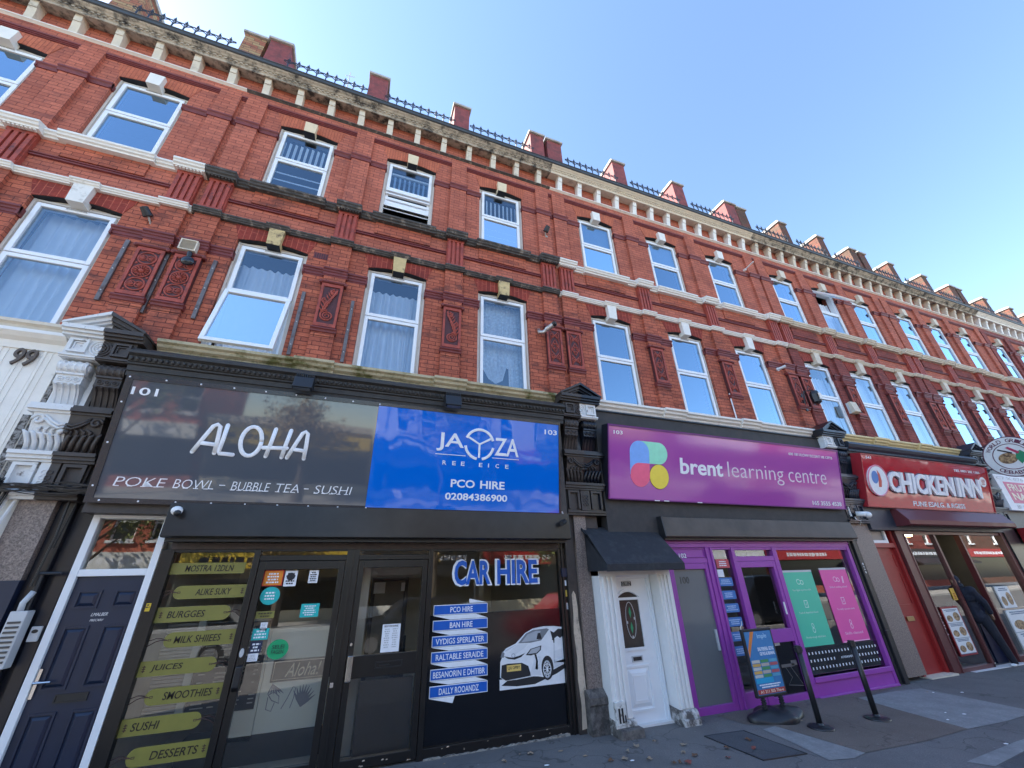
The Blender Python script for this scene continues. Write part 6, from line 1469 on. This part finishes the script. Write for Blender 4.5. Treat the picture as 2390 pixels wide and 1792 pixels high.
# shop beyond
t = T("shopfront", "dark shopfront at the far right with a white and pink poster sign", "shopfront", 17.5, 0, -.1)
O("fascia_board", MB().box(15.5,20.6,-.14,0,2.3,3.9), NVP, t); O("sign_panel", MB().box(15.62,19.8,-.25,-.14,2.68,3.52), WHT, t)
O("pink_panel", MB().box(15.9,17.6,-.255,-.25,2.85,3.35), flat("sign_pink",(.62,.12,.22)), t); O("lettering", MB().text("FRUTTOR",16.0,17.5,3.13,3.30,-.259,.003,.02).text("NAMAM",16.0,17.5,2.92,3.09,-.259,.003,.03), flat("sign_cream",(.85,.75,.6)), t); O("lettering", MB().text("C7 X 076 UPPLASTE 4 .",15.7,18.8,3.40,3.47,-.259,.003).text("IF NUMBER 9",15.95,17.5,2.72,2.80,-.259,.003), GREYP, t)
b = MB().box(15.5,20.6,-.05,.05,1.9,2.3); b.box(15.5,15.62,-.1,.05,-.15,2.3); b.box(17.4,17.5,-.06,.05,-.15,2.3); b.box(20.5,20.6,-.1,.05,-.15,2.3); O("frame", b, BLK, t); O("window_pane", MB().add([(15.6,0,-.1),(20.5,0,-.1),(20.5,0,1.9),(15.6,0,1.9)],[(0,1,2,3)]), GLS, t); O("red_box", MB().box(15.75,17.2,-.35,-.1,1.98,2.3), RW, t); O("interior_wall", MB().box(15.5,20.6,1.9,2,-.1,2.3), ROOMD, t)
for k, (a, c_) in enumerate(((20.9,26.0),(26.2,31.3))):
    t = T("shopfront", ("dark shopfront second beyond the chicken shop","last dark shopfront at the far end of the terrace")[k], "shopfront", (a+c_)/2, 0, -.1)
    O("fascia_board", MB().box(a,c_,-.2,0,2.3,3.9), (BLK,MAR)[k], t); O("frame", MB().frame(a,c_,-.06,.05,-.25,2.3,.12), BLK, t); O("window_pane", MB().add([(a,0,-.2),(c_,0,-.2),(c_,0,2.2),(a,0,2.2)],[(0,1,2,3)]), GLS, t); O("interior_wall", MB().box(a,c_,1.9,2,-.25,2.3), ROOMD, t)
t = T("hanging_sign", "round white hanging sign with a parrot and curved lettering, at the right edge", "hanging sign", 15.15, -.85, 3.3)
ax, ay, az = 15.15, -.86, 3.74
def fx(mb):   # built facing -y about the origin, then turned to face along the street
    mb.v = [(ax+y, ay-x, az+z) for x, y, z in mb.v]; return mb
O("disc", fx(MB().disc(0,0,.44,.44,-.04,.04,48)), IV, t); PL = flat("ring_plum",(.12,.03,.06))
O("outer_ring", fx(MB().ring((0,-.03,0),.435,.014,48,6).ring((0,-.04,0),.28,.008,40,5)), PL, t)
b = MB()
for s, a0, sg, r in (("WORLD GRILL",2.55,-1,.355),("CEBABS CO",-2.35,1,.355)):
    for i, ch in enumerate(s):
        if ch == ' ': continue
        a = a0+sg*i*.20; q = MB().text(ch,-.035,.035,-.04,.04,-.044,.004,.012); w = a-pi/2 if sg < 0 else a+pi/2
        q.v = [(r*cos(a)+x*cos(w)-z*sin(w), y, r*sin(a)+x*sin(w)+z*cos(w)) for x,y,z in q.v]; b.add(q.v, q.f)
O("lettering", fx(b), PL, t)
O("parrot_body", fx(MB().poly([(.10,-.19),(.06,-.05),(.10,.06),(.18,.10),(.23,.02),(.20,-.10)],-.046,-.04)), flat("parrot_green",(.02,.25,.12)), t); O("parrot_wing", fx(MB().poly([(-.02,.20),(.12,.03),(.16,.06),(.03,.21)],-.048,-.04)), flat("parrot_red",(.45,.03,.10)), t); O("parrot_tail", fx(MB().poly([(-.16,.18),(-.14,.20),(.05,.08),(.03,.05)],-.047,-.04)), INKB, t)
O("painted_patch", fx(MB().disc(-.06,-.03,.15,.12,-.043,-.04,24)), FOOD, t)
O("bracket", MB().tube([(ax,-.1,az+.3),(ax,-.5,az+.32),(ax,-.86,az+.44)],.014,6).tube([(ax,-.1,az-.2),(ax,-.45,az-.2)],.014,6), IRON, t)
# ------------------------------------------------------------ across the street (seen in the glass and the glossy signs)
def far_house(lab, x0, x1, hgt, wallm, fas, awn, n=3):
    t = T("street_house", lab, "house", (x0+x1)/2, -19.5, 0, "houses across the street"); y = -19.2
    b = MB(); w = (x1-x0)/n; ys = [(3.6,5.2),(6.0,7.6)] if hgt > 8 else [(3.6,5.2)] if hgt > 5 else []
    zs = [3.0]+[v for a in ys for v in a]+[hgt]
    for i in range(0,len(zs)-1,2): b.box(x0,x1,y-.3,y,zs[i],zs[i+1])
    for a, c in ys:
        e = [x0]+[v for k in range(n) for v in (x0+w*(k+.5)-.45, x0+w*(k+.5)+.45)]+[x1]
        for i in range(0,len(e),2): b.box(e[i],e[i+1],y-.3,y,a,c)
    b.box(x0,x1,y-6,y-.3,0,hgt); O("wall", b, wallm, t)
    O("cornice", MB().box(x0,x1,y-.3,y+.25,hgt-.35,hgt), SC, t)
    for a, c in ys:
        for k in range(n):
            cx = x0+w*(k+.5); q = O("window", MB().frame(cx-.45,cx+.45,y-.2,y-.1,a,c,.07).box(cx-.38,cx+.38,y-.19,y-.12,(a+c)/2-.04,(a+c)/2+.04).box(cx-.52,cx+.52,y,y+.1,a-.12,a), UPV, t); O("glass", MB().box(cx-.4,cx+.4,y-.27,y-.2,a,c), VBK, q)
    f = O("fascia", MB().box(x0+.1,x1-.1,y,y+.2,2.35,3.1), fas, t); O("lettering", lines(x0+.6,x1-.6,2.5,2.95,1,y+.2,int(x0)), INKB if fas.name.startswith('fas_y') else WHT, f)
    O("shop_window", MB().box(x0+.2,x1-.2,y-.02,y+.05,.5,2.3), VBK, t); O("stall_riser", MB().box(x0+.1,x1-.1,y-.02,y+.1,0,.5), wallm, t)
    if awn: O("awning", MB().prism([(y+.2,2.35),(y+1.2,1.9),(y+1.2,1.75),(y+.2,2.2)],x0+.3,x1-.3), awn, t)
CRE = mat("render_cream",(.72,.64,.46),.85,0,.08,2,0); WRE = mat("render_white",(.78,.76,.70),.85,0,.06,2,0); YEL = mat("fas_yellow",(.75,.52,.05),.5); FBK = mat("fas_black",(.02,.02,.022),.4); FRD = mat("fas_red",(.45,.03,.03),.5); FWH = mat("fas_white",(.75,.75,.72),.5)
for a in (("cream rendered house across the street with a yellow shop",-17,-11,8.6,CRE,YEL,None),("red brick house across the street with white windows",-10.6,-6.2,6.4,BR,FWH,None),("low cream shop across the street with a yellow fascia",-6.0,1.8,3.7,CRE,YEL,FBK),("white house across the street with a black fascia",2.0,8.4,9.0,WRE,FBK,FBK),("cream house across the street with a red fascia",8.6,15.0,6.6,CRE,FRD,None),("white rendered house across the street with a yellow fascia",15.2,22.5,8.8,WRE,YEL,FBK),("cream house across the street with a white fascia",22.7,31,8.4,CRE,FWH,None),("brick house far along the other side of the street",31.2,40,9.2,BR,FRD,None),("white house farther along the other side of the street",40.2,48,8.6,WRE,FBK,FBK),("plum brick house near the far end across the street",48.2,58,9.4,BRD,FBK,FBK),("brown brick house at the far end across the street",58.2,72,9.4,BRB,FRD,None)): far_house(*a)
BARK = mat("bark",(.10,.075,.055),.9,0,.3,10,.3); LFA = mat("leaf_autumn",(.26,.17,.05),.7,0,.4,4,0); LFG = mat("leaf_olive",(.16,.18,.05),.7,0,.4,4,0)
def tree(lab, x, y, h, m, seed):
    r = random.Random(seed); t = T("tree", lab, "tree", x, y, 0, "street trees across the road")
    b = MB().tube([(x,y,-.1),(x+.05,y,h*.25),(x-.05,y+.05,h*.5)],[.22,.17,.12],8); cl = []
    for k in range(11):
        a = r.uniform(0,6.28); z0 = h*r.uniform(.28,.5); L = h*r.uniform(.22,.36); e = (x+L*cos(a)*.8, y+L*sin(a)*.8, z0+L*r.uniform(.6,1.2)); b.tube([(x,y,z0),((x+e[0])/2,(y+e[1])/2,z0+.55*(e[2]-z0)),e],[.07,.045,.015],6); cl.append(e)
    O("trunk", b, BARK, t); b = MB()
    for e in cl+[(x,y,h*.85),(x,y,h*.7)]:
        for k in range(230):
            p = [e[i]+r.gauss(0,.42)*(1 if i < 2 else .8) for i in range(3)]; s = r.uniform(.05,.12); u = Vector((r.gauss(0,1),r.gauss(0,1),r.gauss(0,1))).normalized(); v = u.orthogonal().normalized(); c = Vector(p)
            b.add([c-u*s,c+v*s*.6,c+u*s,c-v*s*.6],[(0,1,2,3)])
    O("crown", b, m, t)
for i, (x, y, h, m) in enumerate(((-8.5,-16.6,7.6,LFG),(-1.2,-16.4,4.9,LFA),(5.4,-16.6,6.9,LFA),(12.5,-16.5,5.6,LFG),(20,-16.5,6.8,LFA))): tree(("olive leaved tree by the red brick house across the road","autumn tree before the low cream house across the road","autumn tree before the white house across the road","olive leaved tree before the red fascia across the road","autumn tree before the far white house across the road")[i], x, y, h, m, i+2)
# parked vehicles along the kerb
TYR = mat("tyre_rubber",(.018,.018,.018),.8,0,.1,9,0); ALY = mat("alloy_wheel",(.45,.45,.46),.3,.8,.05,5,0); HLG = mat("lamp_clear",(.6,.62,.65),.1); TLG = mat("lamp_red",(.40,.01,.01),.15)
def vehicle(name, lab, cat, x, y, prof, cabin, W, paint):
    t = T(name, lab, cat, x, y, gz(x)-.11); g = gz(x)-.11; L = max(p[0] for p in prof)
    O("body", MB().poly(prof,-W/2,W/2).shift(x-L/2,y,g), paint, t, bev=.07)
    cx = sum(p[0] for p in cabin)/len(cabin)
    if name == "parked_car": O("cabin", MB().poly(cabin,-W/2+.10,W/2-.10).shift(x-L/2,y,g), paint, t, bev=.06)
    gl = [(cx+(a-cx)*.86, .97*b_+.0) for a, b_ in cabin]; q = W/2-(.095 if name == "parked_car" else -.004)
    O("side_glass", MB().poly(gl,-q,q).shift(x-L/2,y,g), VBK, t)
    for wx in (L*.2, L*.79):
        for s in (-1,1):
            w = O("wheel", MB().cyl((x-L/2+wx,y+s*(W/2-.17),g+.27),(x-L/2+wx,y+s*(W/2+.01),g+.27),.27,20), TYR, t); O("rim", MB().cyl((x-L/2+wx,y+s*(W/2),g+.27),(x-L/2+wx,y+s*(W/2+.02),g+.27),.18,14), ALY, w)
    for s in (-1,1):
        O("headlight", MB().ball((x-L/2+.06,y+s*(W/2-.22),g+.58),.10,10,(.6,1.3,.7)), HLG, t); O("tail_light", MB().ball((x+L/2-.05,y+s*(W/2-.15),g+.66),.10,10,(.5,.8,1.3)), TLG, t); O("mirror", MB().ball((x-L*.17,y+s*(W/2+.06),g+.86),.08,10,(.6,1,.7)), paint, t)
hat = [(0,.22),(.0,.55),(.12,.70),(.95,.82),(1.15,.86),(3.25,.88),(3.5,.80),(3.52,.30),(3.4,.2),(.15,.18)]; cab = [(.95,.80),(1.5,1.24),(1.75,1.28),(2.9,1.26),(3.4,.86)]
van = [(0,.25),(.0,.70),(.25,.90),(.75,1.0),(1.25,1.62),(1.45,1.68),(4.2,1.70),(4.32,1.6),(4.35,.3),(4.2,.2),(.2,.2)]; vcab = [(.95,1.08),(1.3,1.55),(2.0,1.58),(2.0,1.08)]
P1 = gloss("car_dark_blue",(.012,.016,.026),.0,.05,1,1.2,.03); P2 = gloss("car_silver",(.30,.31,.32),.0,.08,1,1,.03); P3 = gloss("car_red",(.32,.015,.018),.0,.05,1,1.2,.03); P4 = gloss("van_black",(.008,.009,.012),.0,.06,1,1.2,.03)
vehicle("parked_car","dark blue hatchback parked at the kerb, mirrored in the glazed door","car",3.3,-8.0,hat,cab,1.5,P1)
vehicle("parked_car","silver hatchback parked at the kerb, mirrored in the menu window","car",-2.2,-8.0,hat,cab,1.5,P2)
vehicle("parked_car","red hatchback parked at the kerb, mirrored in the car hire window","car",8.1,-8.05,hat,cab,1.5,P3)
vehicle("parked_van","black van parked at the kerb, mirrored in the purple door","van",16.6,-8.1,van,vcab,1.62,P4)
